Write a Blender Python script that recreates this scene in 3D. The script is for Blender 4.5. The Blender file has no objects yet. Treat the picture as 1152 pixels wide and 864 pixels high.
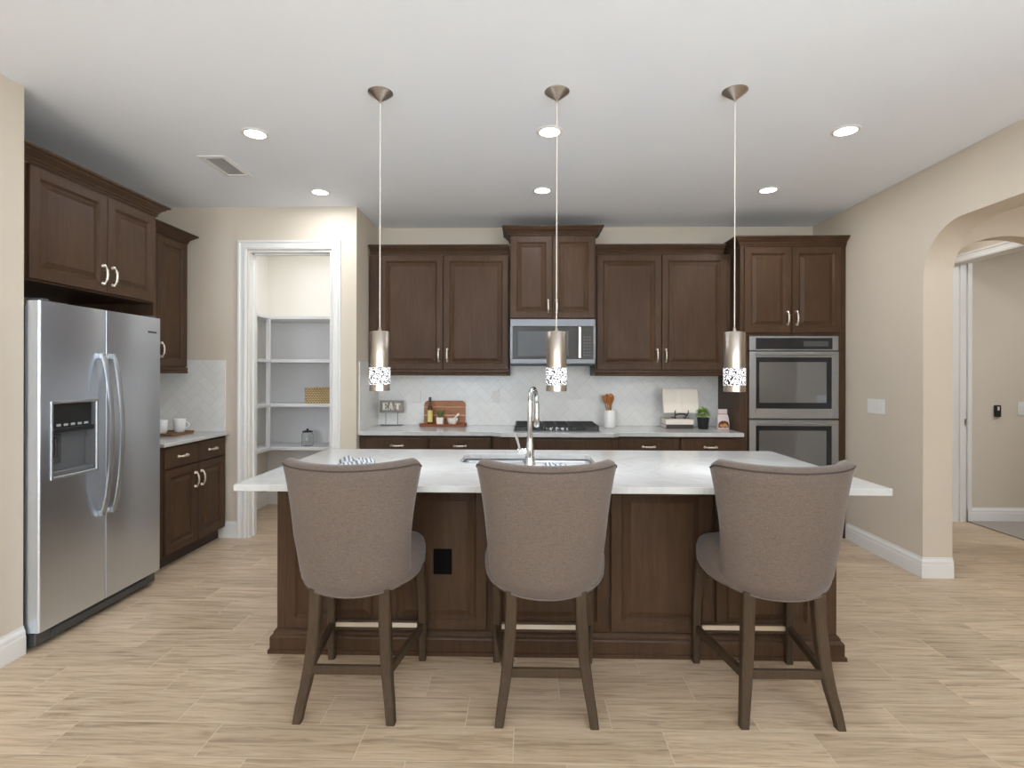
import bpy, bmesh, math, random
from mathutils import Vector, Matrix, noise
random.seed(7)
C = bpy.context.scene.collection
PI = math.pi

# ------------------------------------------------------------------ camera, light, exposure
sc = bpy.context.scene
cam_d = bpy.data.cameras.new('camera')
cam = bpy.data.objects.new('camera', cam_d); C.objects.link(cam)
cam_d.sensor_fit = 'HORIZONTAL'; cam_d.sensor_width = 36.0
cam_d.lens = 607.99 / 1152 * 36.0
cam_d.shift_y = -10.26 / 1152
cam_d.clip_start = 0.05
cam.matrix_world = Matrix.Translation((0, 0, 1.404)) @ Matrix.Rotation(0.0225, 4, 'Z') @ Matrix.Rotation(PI / 2, 4, 'X') @ Matrix.Rotation(0.0023, 4, 'Z')
sc.camera = cam
sc.view_settings.view_transform = 'Standard'
sc.view_settings.look = 'None'
sc.view_settings.gamma = 1.0
sc.view_settings.use_curve_mapping = False
sc.view_settings.exposure = 0.45
sc.cycles.max_bounces = 16
sc.cycles.diffuse_bounces = 10
sc.cycles.glossy_bounces = 6
wd = bpy.data.worlds.new('world'); sc.world = wd; wd.use_nodes = True
wd.node_tree.nodes['Background'].inputs[0].default_value = (0.75, 0.85, 1.0, 1)
wd.node_tree.nodes['Background'].inputs[1].default_value = 1.0

def area(name, loc, rot, sx, sy, power, col, shape='RECTANGLE'):
    d = bpy.data.lights.new(name, 'AREA'); d.shape = shape; d.size = sx; d.size_y = sy
    d.energy = power; d.color = col
    o = bpy.data.objects.new(name, d); C.objects.link(o); o.location = loc; o.rotation_euler = rot
    return o
# daylight from the rear window, aimed up; the right-wall pair is added fill
DAY = (0.72, 0.86, 1.0)
area('window_daylight', (-1.45, -4.7, 1.55), (PI / 2 + 1.35, 0, 0), 1.7, 2.3, 310, DAY)
area('window_daylight', (2.70, -1.3, 1.5), (PI / 2 + 1.1, 0, PI / 2), 1.8, 2.2, 170, DAY)  # added fill in front of the solid right wall, no opening there
area('window_daylight', (2.70, -3.5, 1.5), (PI / 2 + 1.1, 0, PI / 2), 1.8, 2.2, 170, DAY)
CAN_POWER = 4.8
CAN_COL = (0.90, 0.95, 1.0)

# ------------------------------------------------------------------ node helpers
class NB:
    def __init__(s, name):
        s.m = bpy.data.materials.new(name); s.m.use_nodes = True
        s.nt = s.m.node_tree; s.n = s.nt.nodes; s.l = s.nt.links
        s.b = s.n['Principled BSDF']
    def node(s, t, **k):
        n = s.n.new(t)
        for a, v in k.items(): setattr(n, a, v)
        return n
    def put(s, sock, v):
        if hasattr(v, 'is_output') or isinstance(v, bpy.types.NodeSocket): s.l.new(v, sock)
        else: sock.default_value = v
    def math(s, op, a, b=None, c=None):
        n = s.node('ShaderNodeMath', operation=op)
        s.put(n.inputs[0], a)
        if b is not None: s.put(n.inputs[1], b)
        if c is not None: s.put(n.inputs[2], c)
        return n.outputs[0]
    def coord(s, kind='Object'):
        return s.node('ShaderNodeTexCoord').outputs[kind]
    def world(s):
        return s.node('ShaderNodeNewGeometry').outputs['Position']
    def sep(s, v):
        n = s.node('ShaderNodeSeparateXYZ'); s.l.new(v, n.inputs[0]); return n.outputs
    def comb(s, x, y, z):
        n = s.node('ShaderNodeCombineXYZ')
        for i, q in enumerate((x, y, z)): s.put(n.inputs[i], q)
        return n.outputs[0]
    def scale(s, v, sx, sy, sz):
        n = s.node('ShaderNodeMapping'); s.l.new(v, n.inputs[0]); n.inputs['Scale'].default_value = (sx, sy, sz)
        return n.outputs[0]
    def noise(s, v, scale, detail=4, rough=.55, dist=0):
        n = s.node('ShaderNodeTexNoise'); s.l.new(v, n.inputs['Vector'])
        n.inputs['Scale'].default_value = scale; n.inputs['Detail'].default_value = detail
        n.inputs['Roughness'].default_value = rough; n.inputs['Distortion'].default_value = dist
        return n.outputs['Fac']
    def white(s, v):
        n = s.node('ShaderNodeTexWhiteNoise'); s.l.new(v, n.inputs['Vector']); return n.outputs['Value']
    def ramp(s, f, stops):
        n = s.node('ShaderNodeValToRGB'); s.l.new(f, n.inputs[0])
        e = n.color_ramp.elements
        while len(e) < len(stops): e.new(.5)
        for i, (p, c) in enumerate(stops):
            e[i].position = p; e[i].color = (c, c, c, 1) if isinstance(c, (int, float)) else tuple(c) + (1,)
        return n.outputs[0]
    def mix(s, f, a, b, blend='MIX'):
        n = s.node('ShaderNodeMix', data_type='RGBA', blend_type=blend)
        s.put(n.inputs[0], f)
        for i, q in ((6, a), (7, b)):
            if isinstance(q, tuple) and len(q) == 3: q = q + (1,)
            s.put(n.inputs[i], q)
        return n.outputs[2]
    def bump(s, h, strength, dist=.01):
        n = s.node('ShaderNodeBump'); s.l.new(h, n.inputs['Height'])
        n.inputs['Strength'].default_value = strength; n.inputs['Distance'].default_value = dist
        s.l.new(n.outputs[0], s.b.inputs['Normal'])
    def set(s, **k):
        for a, v in k.items():
            sock = s.b.inputs[a.replace('_', ' ')]
            if isinstance(v, tuple) and len(v) == 3: v = v + (1,)
            s.put(sock, v)
        return s

def lin(r, g, b):
    f = lambda c: (c / 255 / 12.92) if c / 255 <= .04045 else ((c / 255 + .055) / 1.055) ** 2.4
    return (f(r), f(g), f(b))

def plain(name, col, rough=.5, metal=0.0, var=.04, vscale=30, **k):
    """a plain coat with a little procedural variation"""
    n = NB(name)
    f = n.noise(n.coord(), vscale, 3)
    c = n.mix(f, tuple(x * (1 - var) for x in col), tuple(min(1, x * (1 + var)) for x in col))
    n.set(Base_Color=c, Roughness=rough, Metallic=metal, **k)
    return n.m

M = {}
def wall_mat(name, col):
    n = NB(name)
    w = n.world()
    f = n.noise(w, 1.2, 3)
    n.set(Base_Color=n.mix(f, tuple(x * .97 for x in col), tuple(x * 1.03 for x in col)), Roughness=.75)
    n.bump(n.noise(w, 220, 3), .08, .002)
    return n.m
M['wall'] = wall_mat('beige_wall_paint', lin(207, 195, 178))
M['ceiling'] = wall_mat('white_ceiling_paint', lin(238, 242, 248))
M['cream'] = wall_mat('cream_pantry_paint', lin(226, 223, 215))
M['trim'] = plain('white_semi_gloss_trim', lin(228, 226, 222), .35, var=.01)
M['shelf_white'] = plain('white_shelf_paint', lin(222, 223, 225), .45, var=.01)

def wood_mat(name, dark, mid, light, rough=.42, scale=(14, 14, 1.2), bumpy=.03):
    n = NB(name)
    co = n.coord()
    rnd = n.node('ShaderNodeObjectInfo').outputs['Random']
    off = n.comb(n.math('MULTIPLY', rnd, 13.0), n.math('MULTIPLY', rnd, 7.0), n.math('MULTIPLY', rnd, 31.0))
    va = n.node('ShaderNodeVectorMath', operation='ADD'); n.l.new(co, va.inputs[0]); n.l.new(off, va.inputs[1])
    g = n.noise(n.scale(va.outputs[0], *scale), 3.2, 6, .62, .6)
    big = n.noise(n.scale(va.outputs[0], 2.2, 2.2, .9), 1.6, 3)
    f = n.math('MULTIPLY_ADD', big, .45, n.math('MULTIPLY', g, .55))
    c = n.ramp(f, [(.28, dark), (.5, mid), (.74, light)])
    n.set(Base_Color=c, Roughness=n.math('MULTIPLY_ADD', g, .12, rough - .06))
    n.b.inputs['Specular IOR Level'].default_value = .17
    n.bump(g, bumpy, .004)
    return n.m
M['wood'] = wood_mat('brown_stained_maple', lin(63, 44, 31), lin(75, 55, 40), lin(88, 67, 50))
M['toe'] = plain('dark_toe_kick', lin(58, 44, 36), .6)
M['legwood'] = wood_mat('weathered_brown_leg_wood', lin(58, 45, 34), lin(72, 58, 44), lin(86, 70, 54), .5, (30, 30, 2))

def floor_mat():
    n = NB('wood_look_tile')
    x, y, z = n.sep(n.world())
    W, H = .585, .1955
    yr = n.math('DIVIDE', y, H)
    row = n.math('FLOOR', yr)
    xr = n.math('MULTIPLY_ADD', row, 1 / 3, n.math('DIVIDE', n.math('SUBTRACT', x, .157), W))
    col = n.math('FLOOR', xr)
    fx = n.math('FRACT', xr); fy = n.math('FRACT', yr)
    dx = n.math('MULTIPLY', n.math('MINIMUM', fx, n.math('SUBTRACT', 1.0, fx)), W)
    dy = n.math('MULTIPLY', n.math('MINIMUM', fy, n.math('SUBTRACT', 1.0, fy)), H)
    d = n.math('MINIMUM', dx, dy)
    grout = n.math('LESS_THAN', d, .0018)
    r1 = n.white(n.comb(row, col, 3.0)); r2 = n.white(n.comb(row, col, 9.0))
    gv = n.comb(n.math('MULTIPLY_ADD', r1, 17.0, n.math('MULTIPLY', x, 1.3)), n.math('MULTIPLY_ADD', r2, 11.0, n.math('MULTIPLY', y, 15.0)), r1)
    g = n.noise(gv, 2.4, 7, .66, .9)
    gv2 = n.comb(n.math('MULTIPLY_ADD', r2, 9.0, n.math('MULTIPLY', x, 2.0)), n.math('MULTIPLY', y, 40.0), r2)
    g2 = n.noise(gv2, 2.0, 4, .6, .4)
    f = n.math('MULTIPLY_ADD', g2, .3, n.math('MULTIPLY', g, .7))
    c = n.ramp(f, [(.27, lin(120, 95, 72)), (.38, lin(168, 143, 117)), (.50, lin(199, 176, 148)), (.68, lin(219, 199, 174))])
    tint = n.mix(r1, (.86, .85, .83), (1.06, 1.06, 1.06))
    c = n.mix(1.0, c, tint, 'MULTIPLY')
    c = n.mix(grout, c, lin(214, 194, 170))
    n.set(Base_Color=c, Roughness=n.math('MULTIPLY_ADD', g, .15, .30))
    h = n.math('MINIMUM', n.math('MULTIPLY', d, 200.0), 1.0)
    n.bump(n.math('MULTIPLY_ADD', f, .12, h), .35, .0015)
    return n.m
M['floor'] = floor_mat()

def splash_mat():
    n = NB('white_herringbone_tile')
    x, y, z = n.sep(n.world())
    hcoord = n.math('ADD', x, y)
    s = .076 * math.sqrt(2)
    u = n.math('DIVIDE', n.math('ADD', hcoord, z), s)
    v = n.math('DIVIDE', n.math('SUBTRACT', z, hcoord), s)
    i = n.math('FLOOR', u); j = n.math('FLOOR', v)
    k = n.math('FLOORED_MODULO', n.math('SUBTRACT', i, j), 4.0)
    is_ = [n.math('COMPARE', k, float(q), .5) for q in range(4)]
    fu = n.math('FRACT', u); fv = n.math('FRACT', v)
    dL = n.math('MULTIPLY_ADD', is_[1], 9.0, fu)
    dR = n.math('MULTIPLY_ADD', is_[0], 9.0, n.math('SUBTRACT', 1.0, fu))
    dB = n.math('MULTIPLY_ADD', is_[2], 9.0, fv)
    dT = n.math('MULTIPLY_ADD', is_[3], 9.0, n.math('SUBTRACT', 1.0, fv))
    d = n.math('MINIMUM', n.math('MINIMUM', dL, dR), n.math('MINIMUM', dB, dT))
    g = n.math('LESS_THAN', d, .022)
    rid = n.white(n.comb(n.math('SUBTRACT', i, is_[1]), n.math('SUBTRACT', j, is_[2]), 5.0))
    c = n.mix(rid, lin(227, 225, 221), lin(233, 231, 227))
    c = n.mix(g, c, lin(214, 211, 207))
    n.set(Base_Color=c, Roughness=.22)
    n.bump(n.math('MINIMUM', n.math('MULTIPLY', d, 12.0), 1.0), .25, .001)
    return n.m
M['splash'] = splash_mat()

def quartz_mat():
    n = NB('white_quartz')
    w = n.world()
    v = n.noise(w, 2.2, 8, .62, 1.6)
    vein = n.ramp(v, [(.455, lin(193, 192, 190)), (.495, lin(185, 184, 181)), (.535, lin(193, 192, 190))])
    f = n.noise(w, 160, 2)
    c = n.mix(n.math('MULTIPLY', f, .22), vein, lin(190, 188, 185))
    n.set(Base_Color=c, Roughness=.13)
    return n.m
M['quartz'] = quartz_mat()

def steel_mat(name, col, rough, sx=60, sy=60, sz=.6, amp=.10, bumps=.015):
    n = NB(name)
    co = n.coord()
    g = n.noise(n.scale(co, sx, sy, sz), 4, 4, .6)
    n.set(Base_Color=n.mix(g, tuple(c * .93 for c in col), tuple(min(1, c * 1.05) for c in col)), Metallic=1.0,
          Roughness=n.math('MULTIPLY_ADD', g, amp, rough))
    n.bump(g, bumps, .001)
    return n.m
M['steel'] = steel_mat('brushed_stainless', lin(222, 230, 242), .26)
M['steel_h'] = steel_mat('brushed_stainless_horizontal', lin(172, 173, 175), .34, .6, 60, 60)
M['steel_micro'] = steel_mat('grey_brushed_stainless', lin(122, 123, 126), .40, .6, 60, 60)
M['steel_handle'] = steel_mat('satin_steel_handle', lin(186, 188, 190), .42)
M['cavity'] = plain('grey_dispenser_cavity', lin(112, 113, 115), .4, .3)
M['steel_dark'] = plain('grey_coated_steel', lin(92, 93, 95), .45, .6)
M['nickel'] = steel_mat('satin_nickel', lin(232, 222, 208), .30, 20, 20, 20, .08)
M['chrome'] = plain('bright_chrome', lin(220, 222, 224), .12, 1.0, var=.02)
M['pend_metal'] = steel_mat('pendant_brushed_nickel', lin(186, 176, 165), .26, 60, 60, .5)
M['black_glass'] = plain('black_oven_glass', lin(40, 40, 42), .08, 0, var=.05, Specular_IOR_Level=.4)
M['oven_window'] = plain('dark_reflective_window', lin(140, 142, 145), .06, .75, var=.05)
M['button_grey'] = plain('light_grey_button', lin(168, 169, 170), .4)
M['black'] = plain('black_plastic', lin(30, 29, 29), .4)
M['iron'] = plain('cast_iron', lin(44, 40, 38), .55, .2)
M['dark_grey'] = plain('dark_grey_plastic', lin(70, 71, 73), .4)
M['ceramic'] = plain('white_ceramic', lin(236, 234, 231), .25, var=.01)
M['plate_white'] = plain('white_switch_plastic', lin(226, 224, 220), .35, var=.01)

def fabric_mat():
    n = NB('taupe_woven_linen')
    co = n.coord()
    x, y, z = n.sep(co)
    a = n.noise(n.scale(co, 1, 1, .12), 420, 2)
    b = n.noise(n.scale(co, .12, .12, 1), 420, 2)
    w = n.math('ADD', a, b)
    big = n.noise(co, 5, 3)
    c = n.mix(n.ramp(n.math('MULTIPLY', w, .5), [(.35, 0), (.65, 1)]), lin(90, 77, 69), lin(115, 100, 89))
    c = n.mix(n.math('MULTIPLY', big, .25), c, lin(100, 88, 82))
    n.set(Base_Color=c, Roughness=.9)
    n.b.inputs['Sheen Weight'].default_value = .15
    n.bump(w, .35, .0012)
    return n.m
M['fabric'] = fabric_mat()
M['piping'] = plain('taupe_piping', lin(70, 58, 52), .85)  # same taupe as the fabric, darkened to paint in the seam's shadow

def emit(name, col, strength):
    n = NB(name)
    f = n.noise(n.coord(), 8, 2)
    n.set(Base_Color=(.9, .9, .9), Emission_Color=n.mix(f, col, tuple(min(1, c * 1.02) for c in col)), Emission_Strength=strength)
    return n.m
M['lens'] = emit('lit_downlight_lens', (1, .97, .92), 6.0)

def lattice_mat():
    n = NB('lit_laser_cut_lattice')
    co = n.coord()
    v = n.node('ShaderNodeTexVoronoi', feature='DISTANCE_TO_EDGE')
    n.l.new(co, v.inputs['Vector']); v.inputs['Scale'].default_value = 120
    e = n.math('LESS_THAN', v.outputs['Distance'], .14)
    n.set(Base_Color=n.mix(e, (.9, .9, .9), lin(40, 44, 58)), Emission_Color=(1, .98, .97, 1),
          Emission_Strength=n.math('MULTIPLY', n.math('SUBTRACT', 1.0, e), 1.0), Roughness=.8, Specular_IOR_Level=.1)
    return n.m
M['lattice'] = lattice_mat()

def carpet_mat():
    n = NB('grey_carpet')
    w = n.world()
    f = n.noise(w, 300, 4)
    n.set(Base_Color=n.mix(f, lin(140, 132, 124), lin(186, 178, 170)), Roughness=.95)
    n.bump(f, .6, .004)
    return n.m
M['carpet'] = carpet_mat()

def stripe_mat(name, a, b, sx, period):
    n = NB(name)
    x, y, z = n.sep(n.coord())
    t = n.math('FRACT', n.math('DIVIDE', n.math('ADD', n.math('MULTIPLY', x, sx), n.math('MULTIPLY', y, 1 - sx)), period))
    f = n.math('GREATER_THAN', t, .55)
    w = n.noise(n.coord(), 300, 2)
    n.set(Base_Color=n.mix(f, n.mix(w, a, tuple(c * .85 for c in a)), b), Roughness=.9)
    return n.m
M['towel'] = stripe_mat('grey_striped_towel', lin(150, 152, 153), lin(84, 86, 89), .7, .016)

def wicker_mat():
    n = NB('woven_straw')
    x, y, z = n.sep(n.coord())
    zz = n.math('DIVIDE', z, .017)
    rowp = n.math('FLOORED_MODULO', n.math('FLOOR', zz), 2.0)
    xx = n.math('MULTIPLY_ADD', rowp, .5, n.math('DIVIDE', n.math('ADD', x, y), .028))
    fx = n.math('PINGPONG', n.math('MULTIPLY', xx, 2.0), 1.0); fz = n.math('PINGPONG', n.math('MULTIPLY', zz, 2.0), 1.0)
    h = n.math('MULTIPLY', n.math('SQRT', fx), n.math('SQRT', fz))
    c = n.ramp(h, [(.1, lin(120, 96, 60)), (.45, lin(190, 164, 118)), (.8, lin(220, 198, 156))])
    n.set(Base_Color=c, Roughness=.75)
    n.bump(h, .8, .006)
    return n.m
M['wicker'] = wicker_mat()

def glass_mat():
    n = NB('clear_glass')
    f = n.noise(n.coord(), 10, 2)
    n.set(Base_Color=(.95, .97, .97), Roughness=n.math('MULTIPLY', f, .05), IOR=1.45)
    n.b.inputs['Transmission Weight'].default_value = 1.0
    return n.m
M['glass'] = glass_mat()
def leaf_mat(name, a, b):
    n = NB(name)
    f = n.noise(n.coord(), 60, 3)
    rnd = n.white(n.scale(n.coord(), 40, 40, 40))
    n.set(Base_Color=n.mix(f, a, b), Roughness=.5)
    return n.m
M['leaf'] = leaf_mat('fresh_green_leaf', lin(92, 130, 48), lin(176, 200, 100))
M['leaf_dusty'] = leaf_mat('dusty_green_leaf', lin(70, 88, 52), lin(128, 140, 84))

def board_mat():
    n = NB('acacia_board_with_pale_stripe')
    co = n.coord(); x, y, z = n.sep(co)
    g = n.noise(n.scale(co, 3, 20, 40), 3, 5, .6, .5)
    c = n.ramp(g, [(.3, lin(112, 62, 32)), (.5, lin(158, 94, 52)), (.7, lin(190, 124, 74))])
    s1 = n.math('COMPARE', z, .098, .004); s2 = n.math('COMPARE', z, .178, .003)
    n.set(Base_Color=n.mix(n.math('MAXIMUM', s1, s2), c, lin(222, 184, 128)), Roughness=.45)
    return n.m
M['board'] = board_mat()
M['tray_red'] = wood_mat('reddish_wood_tray', lin(104, 52, 32), lin(132, 72, 46), lin(160, 92, 60), .45, (3, 20, 30))
M['spoon'] = wood_mat('honey_wood_utensil', lin(140, 84, 42), lin(176, 112, 62), lin(204, 142, 88), .5, (40, 40, 4))
M['tray_brown'] = wood_mat('brown_wood_tray', lin(96, 68, 46), lin(124, 92, 64), lin(150, 114, 82), .5, (20, 4, 20))
M['sign_wood'] = wood_mat('grey_washed_sign_wood', lin(120, 110, 103), lin(146, 136, 128), lin(168, 158, 150), .7, (3, 20, 40))
M['letter'] = plain('cream_letter_paint', lin(238, 232, 222), .5)
M['wire'] = plain('grey_wire', lin(120, 120, 122), .4, .8)
M['paper'] = plain('cream_page', lin(232, 222, 208), .8, var=.03, vscale=60)
M['book_pink'] = plain('pale_book_cover', lin(206, 190, 182), .6)
M['book_dark'] = plain('dark_book_cover', lin(62, 54, 52), .5)
M['stone'] = plain('pale_stone', lin(234, 225, 215), .6, var=.06, vscale=40)
M['amber'] = plain('amber_oil_glass', lin(92, 62, 26), .12, var=.1)
M['yellow'] = plain('pale_yellow_label', lin(222, 206, 128), .6)
M['bag'] = plain('pinkish_white_bag_paper', lin(216, 198, 194), .5)
M['bag_dark'] = plain('brown_bag_picture', lin(96, 52, 34), .6, var=.5, vscale=90)
M['cookie'] = plain('golden_bag_picture', lin(196, 132, 74), .6, var=.35, vscale=90)
M['cable'] = plain('pale_pendant_cable', lin(226, 218, 208), .4)
M['outlet_dark'] = plain('dark_brown_outlet_plastic', lin(12, 9, 8), .75, Specular_IOR_Level=.1)

# ------------------------------------------------------------------ mesh builder
def root_loc(o):
    while o.parent is not None: o = o.parent
    return o

class MB:
    def __init__(s): s.v = []; s.f = []; s.mi = []; s.cur = 0
    def add(s, vs, fs):
        k = len(s.v); s.v += [tuple(v) for v in vs]
        s.f += [tuple(i + k for i in f) for f in fs]; s.mi += [s.cur] * len(fs); return s
    def box(s, x0, y0, z0, x1, y1, z1, bev=0, seg=1):
        x0, x1 = min(x0, x1), max(x0, x1); y0, y1 = min(y0, y1), max(y0, y1); z0, z1 = min(z0, z1), max(z0, z1)
        if bev <= 0:
            return s.add([(x0, y0, z0), (x1, y0, z0), (x1, y1, z0), (x0, y1, z0), (x0, y0, z1), (x1, y0, z1), (x1, y1, z1), (x0, y1, z1)],
                         [(0, 3, 2, 1), (4, 5, 6, 7), (0, 1, 5, 4), (1, 2, 6, 5), (2, 3, 7, 6), (3, 0, 4, 7)])
        bm = bmesh.new(); bmesh.ops.create_cube(bm, size=1)
        bmesh.ops.scale(bm, vec=(x1 - x0, y1 - y0, z1 - z0), verts=bm.verts)
        bmesh.ops.translate(bm, vec=((x0 + x1) / 2, (y0 + y1) / 2, (z0 + z1) / 2), verts=bm.verts)
        bmesh.ops.bevel(bm, geom=bm.edges[:], offset=bev, segments=seg, affect='EDGES', profile=.5)
        s.bm(bm); return s
    def bm(s, bm):
        bm.verts.index_update()
        s.add([v.co[:] for v in bm.verts], [[v.index for v in f.verts] for f in bm.faces]); bm.free(); return s
    def loft(s, loops, cap=True, close=True):
        n = len(loops[0]); vs = [p for L in loops for p in L]; fs = []
        for a in range(len(loops) - 1):
            for i in range(n if close else n - 1):
                j = (i + 1) % n
                fs.append((a * n + i, a * n + j, (a + 1) * n + j, (a + 1) * n + i))
        if cap:
            fs.append(tuple(reversed(range(n)))); fs.append(tuple(range((len(loops) - 1) * n, len(loops) * n)))
        return s.add(vs, fs)
    def prism(s, poly, z0, z1):
        return s.loft([[(x, y, z0) for x, y in poly], [(x, y, z1) for x, y in poly]])
    def prism_y(s, poly, y0, y1):      # polygon in x,z
        return s.loft([[(x, y1, z) for x, z in poly], [(x, y0, z) for x, z in poly]])
    def lathe(s, prof, c=(0, 0, 0), seg=24, cap=True):
        return s.loft([[(c[0] + r * math.cos(2 * PI * i / seg), c[1] + r * math.sin(2 * PI * i / seg), c[2] + z) for i in range(seg)] for r, z in prof], cap)
    def tube(s, pts, rad, seg=10, cap=True):
        pts = [Vector(p) for p in pts]; n = len(pts)
        if not hasattr(rad, '__len__'): rad = [rad] * n
        t0 = (pts[1] - pts[0]).normalized()
        u = t0.orthogonal().normalized(); loops = []
        for i, p in enumerate(pts):
            t = (pts[min(i + 1, n - 1)] - pts[max(i - 1, 0)]).normalized()
            u = (u - t * u.dot(t)).normalized(); w = t.cross(u)
            loops.append([tuple(p + (u * math.cos(2 * PI * k / seg) + w * math.sin(2 * PI * k / seg)) * rad[i]) for k in range(seg)])
        return s.loft(loops, cap)
    def sweep(s, prof, path, closed=False):
        """profile (out, z) swept along an xy path; out is to the right of the direction of travel"""
        P = [Vector(p) for p in path]; n = len(P); loops = []
        for i in range(n):
            a = (P[i] - P[i - 1]).normalized() if (i > 0 or closed) else None
            b = (P[(i + 1) % n] - P[i]).normalized() if (i < n - 1 or closed) else None
            na = Vector((a.y, -a.x)) if a else None; nb = Vector((b.y, -b.x)) if b else None
            if na is None: m = nb
            elif nb is None: m = na
            else: m = (na + nb) / (1 + na.dot(nb))
            loops.append([(P[i].x + m.x * o, P[i].y + m.y * o, z) for o, z in prof])
        if closed: loops.append(loops[0])
        return s.loft(loops, not closed)
    def raised(s, x0, z0, x1, z1, y, t=.02, stile=.058):
        """raised-panel door: front at y - t"""
        f = y - t
        rings = [(0, y), (0, f + .003), (.003, f), (stile - .004, f), (stile + .002, f + .006), (stile + .010, f + .013), (stile + .015, f + .013),
                 (stile + .040, f + .004), (stile + .043, f + .002)]
        L = [[(x0 + i, yy, z0 + i), (x1 - i, yy, z0 + i), (x1 - i, yy, z1 - i), (x0 + i, yy, z1 - i)] for i, yy in rings]
        return s.loft(L)
    def slab(s, x0, z0, x1, z1, y, t=.02):
        f = y - t
        rings = [(0, y), (0, f + .006), (.004, f + .002), (.010, f + .001), (.014, f)]
        return s.loft([[(x0 + i, yy, z0 + i), (x1 - i, yy, z0 + i), (x1 - i, yy, z1 - i), (x0 + i, yy, z1 - i)] for i, yy in rings])
    def build(s, name, mat, parent=None, smooth=None, local=False, subsurf=0, bevel=0):
        me = bpy.data.meshes.new(name)
        off = Vector((0, 0, 0))
        if parent is not None and not local: off = root_loc(parent).location
        me.from_pydata([tuple(Vector(v) - off) for v in s.v], [], s.f)
        mats = mat if isinstance(mat, (list, tuple)) else [mat]
        for m in mats: me.materials.append(m)
        if len(mats) > 1: me.polygons.foreach_set('material_index', s.mi)
        b = bmesh.new(); b.from_mesh(me); bmesh.ops.recalc_face_normals(b, faces=b.faces[:]); b.to_mesh(me); b.free()
        if smooth:
            me.polygons.foreach_set('use_smooth', [True] * len(me.polygons))
            me.set_sharp_from_angle(angle=math.radians(smooth))
        me.update()
        o = bpy.data.objects.new(name, me); C.objects.link(o)
        if parent is not None: o.parent = parent
        if bevel:
            m = o.modifiers.new('bevel', 'BEVEL'); m.width = bevel; m.segments = 2; m.limit_method = 'ANGLE'
        if subsurf:
            m = o.modifiers.new('subsurf', 'SUBSURF'); m.levels = subsurf; m.render_levels = subsurf
        return o

def tag(o, label, cat, group=None):
    o['label'] = label; o['category'] = cat
    if group: o['group'] = group
    return o
def thing(name, label, cat, loc=(0, 0, 0), rotz=0, group=None):
    o = bpy.data.objects.new(name, None); C.objects.link(o); o.empty_display_size = .1
    o.location = loc; o.rotation_euler = (0, 0, rotz)
    return tag(o, label, cat, group)
def struct(name, mb, mat, **k):
    o = mb.build(name, mat, **k); o['kind'] = 'structure'; return o
def dup(o, loc, label, group=None):
    def cp(q, par):
        c = q.copy(); C.objects.link(c)
        if par is not None: c.parent = par
        for ch in list(q.children): cp(ch, c)
        return c
    r = cp(o, None); r.location = loc; r['label'] = label
    if group: r['group'] = group
    return r
def rrect(x0, y0, x1, y1, r, n=5):
    out = []
    for cx, cy, a0 in ((x1 - r, y1 - r, 0), (x0 + r, y1 - r, PI / 2), (x0 + r, y0 + r, PI), (x1 - r, y0 + r, 1.5 * PI)):
        for i in range(n + 1):
            a = a0 + PI / 2 * i / n; out.append((cx + r * math.cos(a), cy + r * math.sin(a)))
    return out

# ------------------------------------------------------------------ the room
ZC = 2.84
XL, XR = -2.51, 2.778          # front-left wall face, right wall face
YB = 5.27                      # kitchen back wall
XA = -3.20                     # alcove left wall
YP = 4.592                     # pantry front wall face
XP = -1.436                    # pantry side wall face

struct('floor', MB().box(-4.2, -5.2, -.1, 8.0, 7.4, 0), M['floor'])
struct('ceiling', MB().box(-4.2, -5.2, ZC, 8.0, 7.4, ZC + .12), M['ceiling'])
struct('wall_back', MB().box(XP - .12, YB, 0, 3.0, YB + .12, ZC), M['wall'])
struct('wall_left', MB().box(XA - .12, -5.0, 0, XL, 2.655, ZC), M['wall'])
struct('wall_alcove', MB().box(XA - .12, 2.655, 0, XA, YP + .12, ZC), M['wall'])
# pantry front wall with its door opening
OX0, OX1, OZ = -2.372, -1.651, 2.466
m = MB(); m.box(XA, YP, 0, OX0, YP + .12, ZC); m.box(OX1, YP, 0, XP, YP + .12, ZC); m.box(OX0, YP, OZ, OX1, YP + .12, ZC)
struct('wall_pantry', m, M['wall'])
struct('wall_pantry_side', MB().box(XP - .12, YP + .12, 0, XP, YB, ZC), M['wall'])
m = MB(); m.box(-2.9, YP + .12, 0, -2.78, 5.92, ZC); m.box(-2.78, 5.80, 0, -1.2, 5.92, ZC); m.box(-1.556 + .002, YB + .12, 0, -1.2, 5.80, ZC)
struct('wall_pantry_inside', m, M['cream'])

# right wall with the arched opening to the hall (profile in y, z)
XW = 2.981
AY0, AY1, AZ, AR = 1.15, 3.828, 2.425, .34
arch = [(AY0, 0), (AY0, AZ - AR)]
for i in range(13):
    a = PI - PI / 2 * i / 12; arch.append((AY0 + AR + AR * math.cos(a), AZ - AR + AR * math.sin(a)))
for i in range(13):
    a = PI / 2 - PI / 2 * i / 12; arch.append((AY1 - AR + AR * math.cos(a), AZ - AR + AR * math.sin(a)))
arch.append((AY1, 0))
outline = [(-5.0, 0), (AY0, 0)] + arch[1:-1] + [(AY1, 0), (YB, 0), (YB, ZC), (-5.0, ZC)]
def wall_yz(poly, x0, x1):
    bm = bmesh.new()
    vs = [bm.verts.new((x0, y, z)) for y, z in poly]
    f = bm.faces.new(vs)
    r = bmesh.ops.extrude_face_region(bm, geom=[f])
    bmesh.ops.translate(bm, vec=(x1 - x0, 0, 0), verts=[e for e in r['geom'] if isinstance(e, bmesh.types.BMVert)])
    return MB().bm(bm)
struct('wall_right', wall_yz(outline, XR, XW), M['wall'], smooth=30)
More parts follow.
